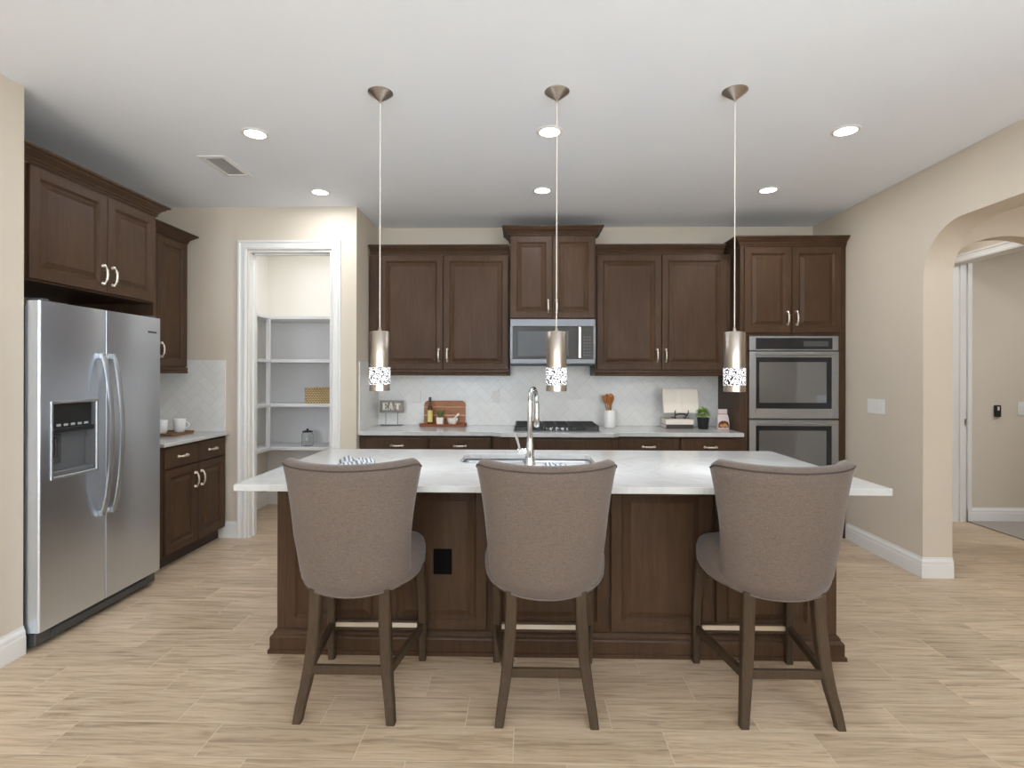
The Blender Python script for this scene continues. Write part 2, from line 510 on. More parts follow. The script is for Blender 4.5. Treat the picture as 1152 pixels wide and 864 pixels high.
# hall: a second, smaller arch across it, and the doorway to the room beyond
HY, HT = 4.10, .13
c2, hw2, zs2, rise2 = 3.60, .43, 2.20, .245
pts = [(XW, 0), (c2 - hw2, 0), (c2 - hw2, zs2)]
for i in range(1, 24):
    a = PI - PI * i / 24; pts.append((c2 + hw2 * math.cos(a), zs2 + rise2 * math.sin(a)))
pts += [(c2 + hw2, zs2), (c2 + hw2, 0), (4.13, 0), (4.13, ZC), (XW, ZC)]
bm = bmesh.new(); f = bm.faces.new([bm.verts.new((x, HY, z)) for x, z in pts])
r = bmesh.ops.extrude_face_region(bm, geom=[f]); bmesh.ops.translate(bm, vec=(0, HT, 0), verts=[e for e in r['geom'] if isinstance(e, bmesh.types.BMVert)])
struct('wall_hall_arch', MB().bm(bm), M['wall'], smooth=30)
DY0, DY1, DZ = 4.38, 5.30, 2.48
m = MB(); m.box(4.13, -1.0, 0, 4.26, DY0 - .02, ZC); m.box(4.13, DY0 - .02, DZ + .02, 4.26, DY1 + .02, ZC); m.box(4.13, DY1 + .02, 0, 4.26, 5.42, ZC)
struct('wall_hall', m, M['wall'])
m = MB(); m.box(4.26, 5.30, 0, 7.2, 5.42, ZC); m.box(3.0, 5.34, 0, 4.13, 5.42, ZC); m.box(7.2, -1.0, 0, 7.3, 5.42, ZC); m.box(XW, -1.1, 0, 7.3, -1.0, ZC)
struct('wall_beyond', m, M['wall'])
struct('floor_carpet', MB().box(4.265, -1.0, .0005, 7.2, 5.298, .012), M['carpet'])
# wall behind the camera with its window opening
m = MB()
for x0, x1, z0, z1 in ((XA, -2.35, 0, ZC), (-.55, XR, 0, ZC), (-2.35, -.55, 0, .40), (-2.35, -.55, 2.70, ZC)):
    m.box(x0, -5.0, z0, x1, -4.85, z1)
struct('wall_rear', m, M['wall'])
w = MB()
for a, b, c, d in ((-.90, .40, -.84, 2.70), (.84, .40, .90, 2.70), (-.84, .40, .84, .46), (-.84, 2.64, .84, 2.70), (-.02, .46, .02, 2.64)):
    w.box(-1.45 + a, -4.98, b, -1.45 + c, -4.90, d)
struct('window_1', w, M['trim'])
for i, y in enumerate((-1.3, -3.5)):  # frames added around the right-wall fill lamps; the wall behind is solid
    w = MB()
    for a, b, c, d in ((-.98, .32, -.92, 2.70), (.92, .32, .98, 2.70), (-.92, .32, .92, .38), (-.92, 2.64, .92, 2.70), (-.02, .38, .02, 2.64)):
        w.box(XR - .03, y + a, b, XR - .001, y + c, d)
    struct('window_%d' % (i + 2), w, M['trim'])

BB = [(0, 0), (.016, 0), (.016, .088), (.013, .094), (.013, .112), (.010, .120), (.005, .128), (.004, .140), (0, .140)]
def baseboard(name, *paths):
    m = MB()
    for p in paths: m.sweep(BB, p)
    return struct(name, m, M['trim'])
baseboard('baseboard_left', [(XL, 2.655 + .0), (XL, -4.85)][::-1])
baseboard('baseboard_pantry', [(-2.62, YP), (-2.456, YP)], [(-1.576, YP), (XP, YP), (XP, 4.70)])
baseboard('baseboard_right', [(XR, 4.705), (XR, AY1), (XW, AY1)], [(XW, AY0), (XR, AY0), (XR, -4.85)])
baseboard('baseboard_hall', [(4.262, 5.30), (7.2, 5.30)], [(4.13, 5.39), (4.13, 5.385)], [(c2 + hw2, HY), (4.13, HY), (4.13, -.9)], [(XW, HY), (c2 - hw2, HY)])
baseboard('baseboard_pantry_inside', [(-2.78, 4.72), (-2.78, 5.80), (-1.56, 5.80)])

# door casings
CAS = [(0, 0), (0, .016), (.010, .020), (.022, .020), (.028, .014), (.052, .014), (.060, .022), (.074, .022), (.076, .018), (.076, 0)]
def casing(name, x0, x1, zt, yf):
    """mitred casing round an opening in a wall facing -y; (distance from the opening, thickness)"""
    L = []
    for px, pz, dx, dz in ((x0, 0, -1, 0), (x0, zt, -1, 1), (x1, zt, 1, 1), (x1, 0, 1, 0)):
        L.append([(px + dx * d, yf - t, pz + dz * d) for d, t in CAS])
    return L
m = MB().loft(casing('c', OX0 - .008, OX1 + .008, OZ + .008, YP - .0005))
m.box(OX0 - .0, YP, 0, OX0 + .014, YP + .13, OZ); m.box(OX1 - .014, YP, 0, OX1, YP + .13, OZ); m.box(OX0 + .014, YP, OZ - .014, OX1 - .014, YP + .13, OZ)
m.box(OX0 + .014, YP + .055, 0, OX0 + .026, YP + .09, OZ - .014); m.box(OX1 - .026, YP + .055, 0, OX1 - .014, YP + .09, OZ - .014); m.box(OX0 + .014, YP + .055, OZ - .026, OX1 - .014, YP + .09, OZ - .014)
struct('trim_1', m, M['trim'])
m = MB()
L = []
for py, pz, dy, dz in ((DY0, 0, -1, 0), (DY0, DZ, -1, 1), (DY1, DZ, 1, 1), (DY1, 0, 1, 0)):
    L.append([(4.13 - t, py + dy * d, pz + dz * d) for d, t in CAS])
m.loft(L)
m.box(4.13, DY0 - .02, 0, 4.30, DY0, DZ); m.box(4.13, DY1, 0, 4.30 - .0415, DY1 + .02, DZ); m.box(4.13, DY0 - .02, DZ, 4.26, DY1 + .02, DZ + .02)
m.box(4.19, DY1 - .012, 0, 4.225, DY1, DZ); m.box(4.262, DY1 - .014, 0, 4.30, DY1 - .001, DZ + .06)
struct('trim_2', m, M['trim'])
tag(MB().box(4.235, DY1 - .004, .93, 4.257, DY1 - .0005, .99, .001).build('strike_plate', M['nickel']), 'small metal strike plate on the far white door jamb in the hall', 'strike plate')

# ------------------------------------------------------------------ cabinet helpers (local: x width, y back, z up, front plane y = 0)
CROWN = [(0, 0), (.008, 0), (.008, .004), (.013, .007), (.014, .011), (.010, .015), (.010, .018), (.018, .021), (.020, .026), (.018, .030), (.024, .036), (.036, .046), (.047, .054), (.050, .059), (.050, .062), (.059, .063), (.062, .067), (.068, .068), (.068, .080), (0, .080)]
RAIL = [(0, 0), (.012, 0), (.018, .006), (.018, .014), (.010, .022), (.016, .030), (.016, .050), (0, .050)]
def pull(mb, x, y, z, L=.115, vert=True):
    """bow pull with flared feet standing off the face at y"""
    def P(s, o): return (x, y - o, z + s) if vert else (x + s, y - o, z)
    n = 14; pts = []; rad = []
    for i in range(n + 1):
        s = -1 + 2 * i / n
        pts.append(P(s * L / 2, .010 + .020 * (1 - abs(s) ** 2.6)))
        rad.append(.0055 + .0030 * (1 - abs(s)) + (.004 if abs(s) > .86 else 0))
    mb.tube(pts, rad, 8)
    for s in (-1, 1):
        mb.tube([P(s * L * .46, 0), P(s * L * .46, .006), P(s * L * .46, .014)], [.0125, .0105, .006], 10)
    for s in (-.45, .45):
        mb.tube([P(s * L * .5 - .003, .0265), P(s * L * .5 + .003, .0265)], 0.0100, 8)
    return mb
def door(root, x0, z0, x1, z1, hx=None, hz=None, y=0, stile=.058, mat='wood'):
    d = MB().raised(x0, z0, x1, z1, y, .02, stile).build('door', M[mat], root, local=True)
    if hx is not None:
        pull(MB(), hx, y - .02, hz).build('handle', M['nickel'], d, smooth=50, local=True)
    return d
def drawer(root, x0, z0, x1, z1, y=0):
    d = MB().slab(x0, z0, x1, z1, y).build('drawer', M['wood'], root, local=True)
    pull(MB(), (x0 + x1) / 2, y - .02, (z0 + z1) / 2, .105, False).build('handle', M['nickel'], d, smooth=50, local=True)
    return d
def body(root, x0, z0, x1, z1, depth, name='carcass', y=0, bottom_recess=.0):
    return MB().box(x0, y, z0, x1, y + depth, z1, .0015).build(name, M['wood'], root, local=True)

# ------------------------------------------------------------------ wall cabinets on the back wall
G_UP = 'wall cabinets'
def upper(name_label, X0, Y, zb, W, H, depth, doors, crown_path, rail=True, crownz=None, fill=0):
    t = thing('upper_cabinet', name_label, 'cabinet', (X0, Y, zb), 0, G_UP)
    body(t, 0, 0, W, H, depth)
    for (x0, x1, side) in doors:
        hx = x1 - .036 if side == 'l' else x0 + .036
        door(t, x0, .055 if rail else .006, x1, H - .006, hx, .185 if rail else .11)
    MB().sweep([(o, z + H + .0005) for o, z in CROWN], crown_path).build('crown_molding', M['wood'], t, local=True)
    if rail:
        MB().sweep([(o + .001, z) for o, z in RAIL], [(0, -.0), (W, -.0)]).build('light_rail', M['wood'], t, local=True)
    return t
D_UP = YB - 4.94 - .001
upper('brown wall cabinet with two doors between the pantry wall and the microwave', -1.425, 4.94, 1.397, 1.288, 1.105, D_UP,
      [(.099, .680, 'l'), (.686, 1.280, 'r')], [(.008, 0), (1.288, 0)])
upper('brown wall cabinet with two doors between the microwave and the double oven', .640, 4.94, 1.397, 1.226, 1.105, D_UP,
      [(.020, .600, 'l'), (.606, 1.186, 'r')], [(0, 0), (1.163, 0)])
upper('taller, forward-set brown cabinet directly above the microwave', -.132, 4.86, 1.907, .768, .745, YB - 4.86 - .001,
      [(.008, .381, 'l'), (.387, .760, 'r')], [(0, .33), (0, 0), (.768, 0), (.768, .33)], rail=False)

# tall oven cabinet (built round a real cavity for the ovens)
OVX0, OVX1, OVF = 1.872, 2.774, 4.73
t = thing('oven_cabinet', 'tall brown cabinet with two upper doors, built around the double oven', 'cabinet', (OVX0, OVF, 0))
W = OVX1 - OVX0; dp = YB - OVF - .001
m = MB()
m.box(0, 0, 0, .066, dp, 2.52); m.box(W - .072, 0, 0, W, dp, 2.52); m.box(.066, 0, 1.748, W - .072, dp, 2.52)
m.box(.066, dp - .02, 0, W - .072, dp, 1.748); m.box(.066, .0, .0, W - .072, dp - .02, .44)
m.build('carcass', M['wood'], t, local=True)
for x0, x1, hx in ((.030, .432, .396), (.438, .852, .474)):
    door(t, x0, 1.772, x1, 2.512, hx, 1.772 + .125)
MB().raised(.03, .12, W - .05, .43, 0).build('drawer', M['wood'], t, local=True)
MB().sweep([(o, z + 2.5205) for o, z in CROWN], [(0, dp), (0, 0), (W - .001, 0)]).build('crown_molding', M['wood'], t, local=True)

# ------------------------------------------------------------------ base cabinets along the back wall
def base_cab(label, X0, X1, Y, drawers, doors, group='base cabinets along the back wall'):
    t = thing('base_cabinet', label, 'cabinet', (X0, Y, 0), 0, group)
    W = X1 - X0; d = YB - Y - .002
    MB().box(0, 0, .10, W, d, .878, .001).build('carcass', M['wood'], t, local=True)
    MB().box(0, .06, 0, W, d, .0995).build('toe_kick', M['toe'], t, local=True)
    for x0, x1 in drawers: drawer(t, x0, .715, x1, .862)
    for x0, x1, hx in doors: door(t, x0, .112, x1, .703, hx, .60)
    return t
YBC = 4.68
base_cab('brown base cabinet with one drawer under the EAT sign', XP + .002, -.829, YBC, [(.062, .602)], [(.062, .602, .566)])
base_cab('brown base cabinet with one drawer under the leaning cutting board', -.827, -.262, YBC, [(.006, .540)], [(.006, .540, .04)])
t = base_cab('deeper brown base cabinet under the cooktop, without drawer pulls', -.260, .792, 4.605, [], [(.06, .52, .484), (.526, .99, .562)])
MB().slab(.13, .715, .992, .862, 0).build('false_drawer_front', M['wood'], t, local=True)
base_cab('brown base cabinet with one drawer just right of the cooktop', .794, 1.338, YBC, [(.012, .538)], [(.012, .538, .05)])
base_cab('brown base cabinet with one drawer beside the double oven', 1.340, 1.870, YBC, [(.006, .505)], [(.006, .505, .47)])

def slab_poly(poly, z0, z1, holes=()):
    bm = bmesh.new(); allv = []
    edges = []
    for lp in [poly] + list(holes):
        vs = [bm.verts.new((x, y, z1)) for x, y in lp]
        edges += [bm.edges.new((vs[i], vs[(i + 1) % len(vs)])) for i in range(len(vs))]
    bmesh.ops.triangle_fill(bm, use_beauty=True, use_dissolve=False, edges=edges)
    fs = bm.faces[:]
    r = bmesh.ops.extrude_face_region(bm, geom=fs)
    bmesh.ops.translate(bm, vec=(0, 0, z0 - z1), verts=[e for e in r['geom'] if isinstance(e, bmesh.types.BMVert)])
    return MB().bm(bm)
CT = [(XP + .002, YB - .012), (XP + .002, 4.634), (-.285, 4.634), (-.19, 4.558), (.755, 4.558), (.82, 4.634), (1.870, 4.634), (1.870, YB - .012)]
tag(slab_poly(CT, .8785, .914).build('countertop', M['quartz'], bevel=.003), 'white quartz countertop along the back wall, bumped out at the cooktop', 'countertop')
tag(MB().box(XP + .0005, YB - .0105, .9145, 1.871, YB - .0005, 1.396).box(-.134, YB - .0105, 1.396, .637, YB - .0005, 1.49).build('backsplash', M['splash']),
    'white herringbone tile backsplash along the back wall behind the cooktop', 'backsplash')
tag(MB().box(XP + .0005, 4.66, .9145, XP + .0105, YB - .011, 1.396).box(XP + .0005, 4.66, 1.396, XP + .0105, 4.92, 1.52).build('backsplash', M['splash']), 'narrow white tile side splash on the pantry wall beside the EAT sign', 'backsplash')

# ------------------------------------------------------------------ left run: cabinets facing +x (local x = world y, local y = -world x)
R90 = PI / 2
t = thing('upper_cabinet', 'brown cabinet with two doors above the refrigerator', 'cabinet', (-2.59, 2.672, 0), R90, G_UP)
MB().box(0, 0, 1.893, 1.062, .608, 2.506, .0015).build('carcass', M['wood'], t, local=True)
MB().box(1.042, .0, 0, 1.062, .608, 1.8925).build('side_panel', M['wood'], t, local=True)
door(t, .080, 1.903, .603, 2.499, .567, 2.01, stile=.062); door(t, .609, 1.903, 1.040, 2.499, .645, 2.01, stile=.062)
MB().sweep([(o, z + 2.5065) for o, z in CROWN], [(0, 0), (1.062, 0), (1.062, .195)]).build('crown_molding', M['wood'], t, local=True)

t = thing('upper_cabinet', 'narrow brown wall cabinet over the mugs, between refrigerator and pantry wall', 'cabinet', (-2.86, 3.737, 1.41), R90, G_UP)
body(t, 0, 0, .770, 1.09, .338)
door(t, .015, .055, .380, 1.082, .344, .185); door(t, .386, .055, .757, 1.082, .422, .185)
MB().sweep([(o, z + 1.0905) for o, z in CROWN], [(.075, 0), (.770, 0), (.770, .338)]).build('crown_molding', M['wood'], t, local=True)
MB().sweep(RAIL, [(.02, 0), (.770, 0)]).build('light_rail', M['wood'], t, local=True)

t = thing('base_cabinet', 'brown base cabinet with two drawers and two doors beside the refrigerator', 'cabinet', (-2.565, 3.737, 0), R90)
MB().box(0, 0, .10, .851, .632, .886, .001).build('carcass', M['wood'], t, local=True)
MB().box(0, .06, 0, .851, .632, .0995).build('toe_kick', M['toe'], t, local=True)
for x0, x1, hx in ((.045, .430, .393), (.436, .813, .473)):
    drawer(t, x0, .722, x1, .872); door(t, x0, .108, x1, .712, hx, .59)
tag(MB().box(XA + .001, 3.737, .8865, -2.522, YP - .012, .914, .003).build('countertop', M['quartz']), 'short white countertop beside the refrigerator, under the mugs', 'countertop')
tag(MB().box(XA + .0005, YP - .0105, .9145, -2.565, YP - .0005, 1.525).build('backsplash', M['splash']), 'white tile backsplash on the pantry wall behind the mugs', 'backsplash')
tag(MB().box(XA + .0005, 3.738, .9145, XA + .0105, YP - .011, 1.405).build('backsplash', M['splash']), 'white tile backsplash on the left wall above the short countertop', 'backsplash')

# ------------------------------------------------------------------ refrigerator (local frame as above; front face at y = 0)
t = thing('refrigerator', 'stainless side-by-side refrigerator with ice dispenser in the left door', 'refrigerator', (-2.44, 2.668, 0), R90)
FW, FH = .908, 1.775
MB().box(.004, .075, .02, FW - .004, .735, FH - .02, .004).build('body', M['steel_dark'], t, local=True)
def plan(x0, x1, y0, y1, r0, r1, n=5):
    """door plan with rounded front corners (front = y0) and a slightly crowned front"""
    p = [(x1, y1), (x0, y1)]
    for i in range(n + 1):
        a = PI + PI / 2 * i / n
        if r0: p.append((x0 + r0 + r0 * math.cos(a), y0 + r0 + r0 * math.sin(a)))
    if not r0: p.append((x0, y0))
    if not r1: p.append((x1, y0))
    else:
        for i in range(n + 1):
            a = 1.5 * PI + PI / 2 * i / n
            p.append((x1 - r1 + r1 * math.cos(a), y0 + r1 + r1 * math.sin(a)))
    return p
DZ0, DZ1 = .095, FH
HX0, HX1, HZ0, HZ1 = .072, .362, .862, 1.252
split = .432
m = MB()
pl = plan(0, split - .003, 0, .07, .012, .004)
m.prism(pl, DZ0, HZ0); m.prism(pl, HZ1, DZ1)
m.prism(plan(0, HX0, 0, .07, .012, 0), HZ0, HZ1); m.prism(plan(HX1, split - .003, 0, .07, 0, .004), HZ0, HZ1)
fd = m.build('freezer_door', M['steel'], t, smooth=40, local=True)
rd = MB().prism(plan(split + .003, FW, 0, .07, .004, .012), DZ0, DZ1).build('door', M['steel'], t, smooth=40, local=True)
def bow(x):
    m = MB(); L = []
    n = 22
    for i in range(n + 1):
        s = -1 + 2 * i / n; z = 1.055 + s * .455
        o = .012 + .052 * (1 - s * s) ** .8
        w, th = .016, .011
        L.append([(x - w, -o, z), (x - w, -o - th * .7, z), (x - w * .6, -o - th, z), (x + w * .6, -o - th, z), (x + w, -o - th * .7, z), (x + w, -o, z)])
    m.loft(L)
    for s in (-1, 1): m.box(x - .014, -.024, 1.055 + s * .452 - .016, x + .014, .001, 1.055 + s * .452 + .016, .003)
    return m
bow(split - .040).build('handle', M['steel_handle'], fd, smooth=40, local=True)
bow(split + .042).build('handle', M['steel_handle'], rd, smooth=40, local=True)
m = MB()   # dispenser: bezel, cavity
bz = .010
L = []
for ins, yy in ((-bz, -.0005), (-bz + .002, -.006), (.002, -.006), (.006, -.001), (.006, .062)):
    L.append([(HX0 + ins, yy, HZ0 + ins), (HX1 - ins, yy, HZ0 + ins), (HX1 - ins, yy, HZ1 - ins), (HX0 + ins, yy, HZ1 - ins)])
m.loft(L[:4], cap=False)
ds = m.build('dispenser', M['steel_handle'], fd, local=True)
m = MB().loft(L[3:], cap=False); m.box(HX0 + .006, .060, HZ0 + .006, HX1 - .006, .064, HZ1 - .006)
m.box(HX0 + .006, .004, HZ0 + .006, HX1 - .006, .062, HZ0 + .03, .003)
m.build('cavity', M['cavity'], ds, local=True)
m = MB().box(HX0 + .007, .022, 1.118, HX1 - .007, .060, HZ1 - .007, .003).box(HX0 + .007, .006, 1.095, HX1 - .007, .060, 1.118, .003)
m.build('control_panel', M['black'], ds, local=True)
for k in range(5): MB().box(HX0 + .05 + k * .045, .0185, 1.124, HX0 + .078 + k * .045, .0225, 1.138, .002).build('button', M['button_grey'], ds, local=True)
MB().box(HX0 + .03, .040, .93, HX0 + .105, .0595, 1.085, .004).build('dispenser_paddle', M['dark_grey'], ds, local=True)
MB().box(HX0 + .052, .026, .965, HX0 + .066, .0395, 1.07, .004).build('water_lever', M['black'], ds, local=True)
m = MB().box(.010, .03, .022, FW - .010, .074, .088, .004).box(.10, .022, .03, FW - .10, .030, .07, .003)
m.build('kick_grille', M['steel_dark'], t, local=True)
for x in (.03, FW - .07): MB().box(x, .02, FH + .0005, x + .05, .10, FH + .016, .004).build('hinge_cover', M['dark_grey'], t, local=True)
for x in (.05, FW - .09): MB().lathe([(.018, 0), (.020, .004), (.020, .018), (.012, .022)], (x + .02, .10, 0), 14).build('foot', M['black'], t, local=True)
m = MB().box(FW - .125, -.0025, 1.672, FW - .045, -.0003, 1.684, .0005)
m.build('brand_badge', M['steel_dark'], rd, local=True)

# ------------------------------------------------------------------ microwave
t = thing('microwave', 'stainless over-the-range microwave with black door glass', 'microwave', (.254, 4.83, 1.492))
m0, m1 = -.126, .634
MB().box(m0, 4.862, 1.492, m1, YB - .011, 1.904, .003).build('body', M['steel_dark'], t)
z0, z1 = 1.492, 1.904
d = MB()
d.box(m0, 4.83, 1.838, m1, 4.861, z1, .003); d.box(m0, 4.83, 1.505, m1, 4.861, 1.548, .003)
d.box(m0, 4.83, 1.548, m0 + .022, 4.861, 1.838); d.box(m1 - .018, 4.83, 1.548, m1, 4.861, 1.838)
fr = d.build('door', M['steel_micro'], t)
MB().box(m0 + .022, 4.834, 1.548, m0 + .605, 4.860, 1.838, .002).build('door_glass', M['black_glass'], fr)
MB().box(m0 + .07, 4.8325, 1.572, m0 + .52, 4.8338, 1.795).build('window', M['dark_grey'], fr)
cp = MB().box(m0 + .632, 4.834, 1.548, m1 - .018, 4.860, 1.838, .002).build('control_panel', M['black_glass'], t)
m = MB()
for r_ in range(7):
    for c_ in range(3): m.box(m0 + .652 + c_ * .026, 4.8332, 1.575 + r_ * .027, m0 + .668 + c_ * .026, 4.8338, 1.587 + r_ * .027)
m.build('keypad', M['dark_grey'], cp)
m = MB().box(m0 + .606, 4.806, 1.552, m0 + .632, 4.818, 1.834, .005, 2)
m.box(m0 + .610, 4.818, 1.565, m0 + .628, 4.835, 1.585, .002).box(m0 + .610, 4.818, 1.80, m0 + .628, 4.835, 1.82, .002)
m.build('handle', M['chrome'], fr)
m = MB()
for k in range(14): m.box(m0 + .03 + k * .05, 4.85, 1.4965, m0 + .065 + k * .05, 4.9, 1.5035)
m.build('vent_grille', M['dark_grey'], t)

# ------------------------------------------------------------------ double wall oven
t = thing('double_oven', 'stainless double wall oven with two dark glass doors', 'oven', (2.321, 4.71, .441))
a0, a1 = OVX0 + .0675, OVX1 - .0735
MB().box(a0 + .004, 4.735, .441, a1 - .004, 5.22, 1.745, .002).build('body', M['steel_dark'], t)
MB().box(a0, 4.7, .4415, a1, 4.7345, .452, .002).build('bottom_trim', M['steel_h'], t)
cp = MB().box(a0, 4.702, 1.618, a1, 4.7345, 1.745, .004).build('control_panel', M['steel_h'], t)
MB().box(a0 + .055, 4.6985, 1.630, a1 - .055, 4.7015, 1.727, .001).build('display', M['black_glass'], cp)
MB().box(a1 - .30, 4.6975, 1.655, a1 - .09, 4.6983, 1.700).build('touch_keypad', M['dark_grey'], cp)
def oven_door(z0, z1):
    m = MB(); w = .058
    m.box(a0, 4.70, z0, a0 + w, 4.7345, z1, .002); m.box(a1 - w, 4.70, z0, a1, 4.7345, z1, .002)
    m.box(a0 + w, 4.70, z1 - .05, a1 - w, 4.7345, z1, .002); m.box(a0 + w, 4.70, z0, a1 - w, 4.7345, z0 + .085, .002)
    d = m.build('door', M['steel_h'], t)
    MB().box(a0 + w, 4.704, z0 + .085, a1 - w, 4.73, z1 - .05).build('door_glass', M['black_glass'], d)
    MB().box(a0 + w + .028, 4.7025, z0 + .135, a1 - w - .045, 4.7037, z1 - .09).build('window', M['oven_window'], d)
    h = MB().tube([(a0 + .05, 4.672, z1 - .026), (a1 - .05, 4.672, z1 - .026)], .009, 14)
    for x in (a0 + .08, a1 - .08): h.tube([(x, 4.672, z1 - .026), (x, 4.7005, z1 - .026)], .007, 10)
    h.build('handle', M['steel_h'], d, smooth=40)
oven_door(1.034, 1.610); oven_door(.455, 1.020)

# ------------------------------------------------------------------ gas cooktop
t = thing('cooktop', 'black gas cooktop with cast iron grates set in the back countertop', 'cooktop', (.285, 4.94, .9145))
cx0, cx1, cy0, cy1 = -.092, .662, 4.68, 5.19
MB().loft([[(x, y, z) for x, y in rrect(cx0 + i, cy0 + i, cx1 - i, cy1 - i, .02, 4)] for i, z in ((0, .9145), (0, .919), (.006, .923))]).build('cooktop_plate', M['steel_dark'], t)
bur = [(.06, 4.82, .04), (.06, 5.07, .035), (.285, 4.985, .055), (.51, 4.82, .035), (.51, 5.07, .04)]
for x, y, r_ in bur:
    b = MB().lathe([(r_ + .012, 0), (r_ + .012, .008), (r_, .012), (r_ * .9, .018)], (x, y, .923), 20).build('burner', M['steel_dark'], t, smooth=40)
    MB().lathe([(r_ * .85, 0), (r_ * .88, .004), (r_ * .7, .009)], (x, y, .941), 20).build('burner_cap', M['iron'], b, smooth=40)
for g0, g1 in ((cx0 + .012, .168), (.174, .398), (.404, cx1 - .012)):
    m = MB(); yb, yt = .948, .964
    for y in (4.70, 5.165): m.box(g0, y - .006, yb, g1, y + .006, yt, .002)
    for x in (g0 + .006, g1 - .006): m.box(x - .006, 4.70, yb, x + .006, 5.165, yt, .002)
    xm = (g0 + g1) / 2
    m.box(xm - .005, 4.70, yb, xm + .005, 5.165, yt, .002)
    for y in (4.82, 4.94, 5.07): m.box(g0, y - .005, yb, g1, y + .005, yt, .002)
    for x in (g0 + .008, g1 - .008):
        for y in (4.702, 5.163): m.box(x - .007, y - .007, .9232, x + .007, y + .007, yb, .001)
    m.build('grate', M['iron'], t)
for k in range(5):
    MB().lathe([(.019, 0), (.019, .006), (.015, .010), (.014, .030), (.010, .033)], (.185 + k * .05, 4.722, .9232), 16).build('knob', M['chrome'], t, smooth=40)

# ------------------------------------------------------------------ kitchen island
IX0, IX1, IY0, IY1 = -1.252, 1.553, 2.72, 3.50
t = thing('kitchen_island', 'dark brown panelled kitchen island under the white slab, behind three stools', 'kitchen island', ((IX0 + IX1) / 2, IY0, 0))
m = MB()
m.box(IX0, IY0, .0, IX1, IY0 + .03, .883); m.box(IX0, IY1 - .02, .10, IX1, IY1, .883)
m.box(IX0, IY0 + .03, 0, IX0 + .02, IY1 - .02, .883); m.box(IX1 - .02, IY0 + .03, 0, IX1, IY1 - .02, .883)
m.box(IX0 + .02, IY0 + .03, .09, IX1 - .02, IY1 - .02, .11); m.box(-.50, IY0 + .03, .11, -.48, IY1 - .02, .883); m.box(.50, IY0 + .03, .11, .52, IY1 - .02, .883)
m.build('carcass', M['wood'], t)
def wpanel(x0, x1, stile=.055):
    MB().raised(x0, .125, x1, .868, IY0, .02, stile).build('panel', M['wood'], t)
for x0, x1 in ((-1.205, -.705), (-.690, -.186), (-.164, .418), (.434, .938), (.954, 1.452)): wpanel(x0, x1)
# end panels facing left and right
for xs, sg in ((IX0, -1), (IX1, 1)):
    for y0, y1 in ((2.76, 3.10), (3.115, 3.46)):
        rings = [(0, 0), (0, .017), (.003, .02), (.051, .02), (.057, .015), (.065, .011), (.069, .011), (.097, .018), (.101, .018)]
        MB().loft([[(xs + sg * o, y0 + i, .125 + i), (xs + sg * o, y1 - i, .125 + i), (xs + sg * o, y1 - i, .868 - i), (xs + sg * o, y0 + i, .868 - i)] for i, o in rings]).build('panel', M['wood'], t)
PLINTH = [(0, 0), (.034, 0), (.034, .018), (.026, .022), (.026, .078), (.022, .086), (.014, .092), (.012, .104), (.004, .114), (0, .114)]
MB().sweep([(o + .0005, z) for o, z in PLINTH], [(IX0, IY1), (IX0, IY0), (IX1, IY0), (IX1, IY1)]).build('base_molding', M['wood'], t)
for x0, x1 in ((-1.24, -.62), (-.612, -.01), (-.002, .55), (.558, 1.05), (1.058, 1.54)):
    MB().raised(x0, .115, x1, .865, 0, .02).build('door', M['wood'], t)
    o = [c for c in t.children if c.name.startswith('door')][-1]
    for v in o.data.vertices: v.co = (v.co.x, (IY1 - IY0) - (v.co.y + IY0), v.co.z)
    o.data.flip_normals()
for o in [c for c in t.children if c.name.startswith('door')]:
    pass
o = tag(MB().box(-.452, 2.6945, .405, -.360, 2.6995, .532, .002).box(-.43, 2.692, .425, -.382, 2.6946, .512, .001).build('electrical_outlet', M['outlet_dark']), 'dark outlet plate on the island panel beside the leftmost stool', 'outlet')

SX0, SX1, SY0, SY1 = -.362, .402, 3.012, 3.345
CX0, CX1, CY0, CY1 = -1.293, 1.598, 2.376, 3.538
tag(slab_poly([(CX0, CY0), (CX1, CY0), (CX1, CY1), (CX0, CY1)], .8835, .914, [rrect(SX0, SY0, SX1, SY1, .045)[::-1]]).build('countertop', M['quartz'], bevel=.003),
    'large white quartz island top with the sink cut into it', 'countertop')
t = thing('sink', 'stainless double-bowl undermount sink in the island top', 'sink', (.02, 3.18, .69))
for x0, x1 in ((SX0 - .004, .012), (.028, SX1 + .004)):
    m = MB()
    lp = [rrect(x0 + i, SY0 - .004 + i, x1 - i, SY1 + .004 - i, max(.05 - i, .012), 5) for i in (0, .002, .008, .03)]
    zs = (.882, .86, .72, .70)
    m.loft([[(x, y, z) for x, y in L] for L, z in zip(lp, zs)], cap=False)
    n = len(lp[3]); m.add([(x, y, .70) for x, y in lp[3]], [tuple(range(n))])
    o = m.build('bowl', M['steel_h'], t, smooth=50)
    md = o.modifiers.new('solid', 'SOLIDIFY'); md.thickness = .0015; md.offset = 0
    MB().lathe([(.042, 0), (.045, .002), (.036, .004), (.012, .003)], ((x0 + x1) / 2, 3.18, .7012), 20).build('drain', M['chrome'], o, smooth=40)
m = MB()
m.prism(rrect(.010, SY0, .030, SY1, .004, 2), .84, .868)
m.build('divider', M['steel_h'], t)

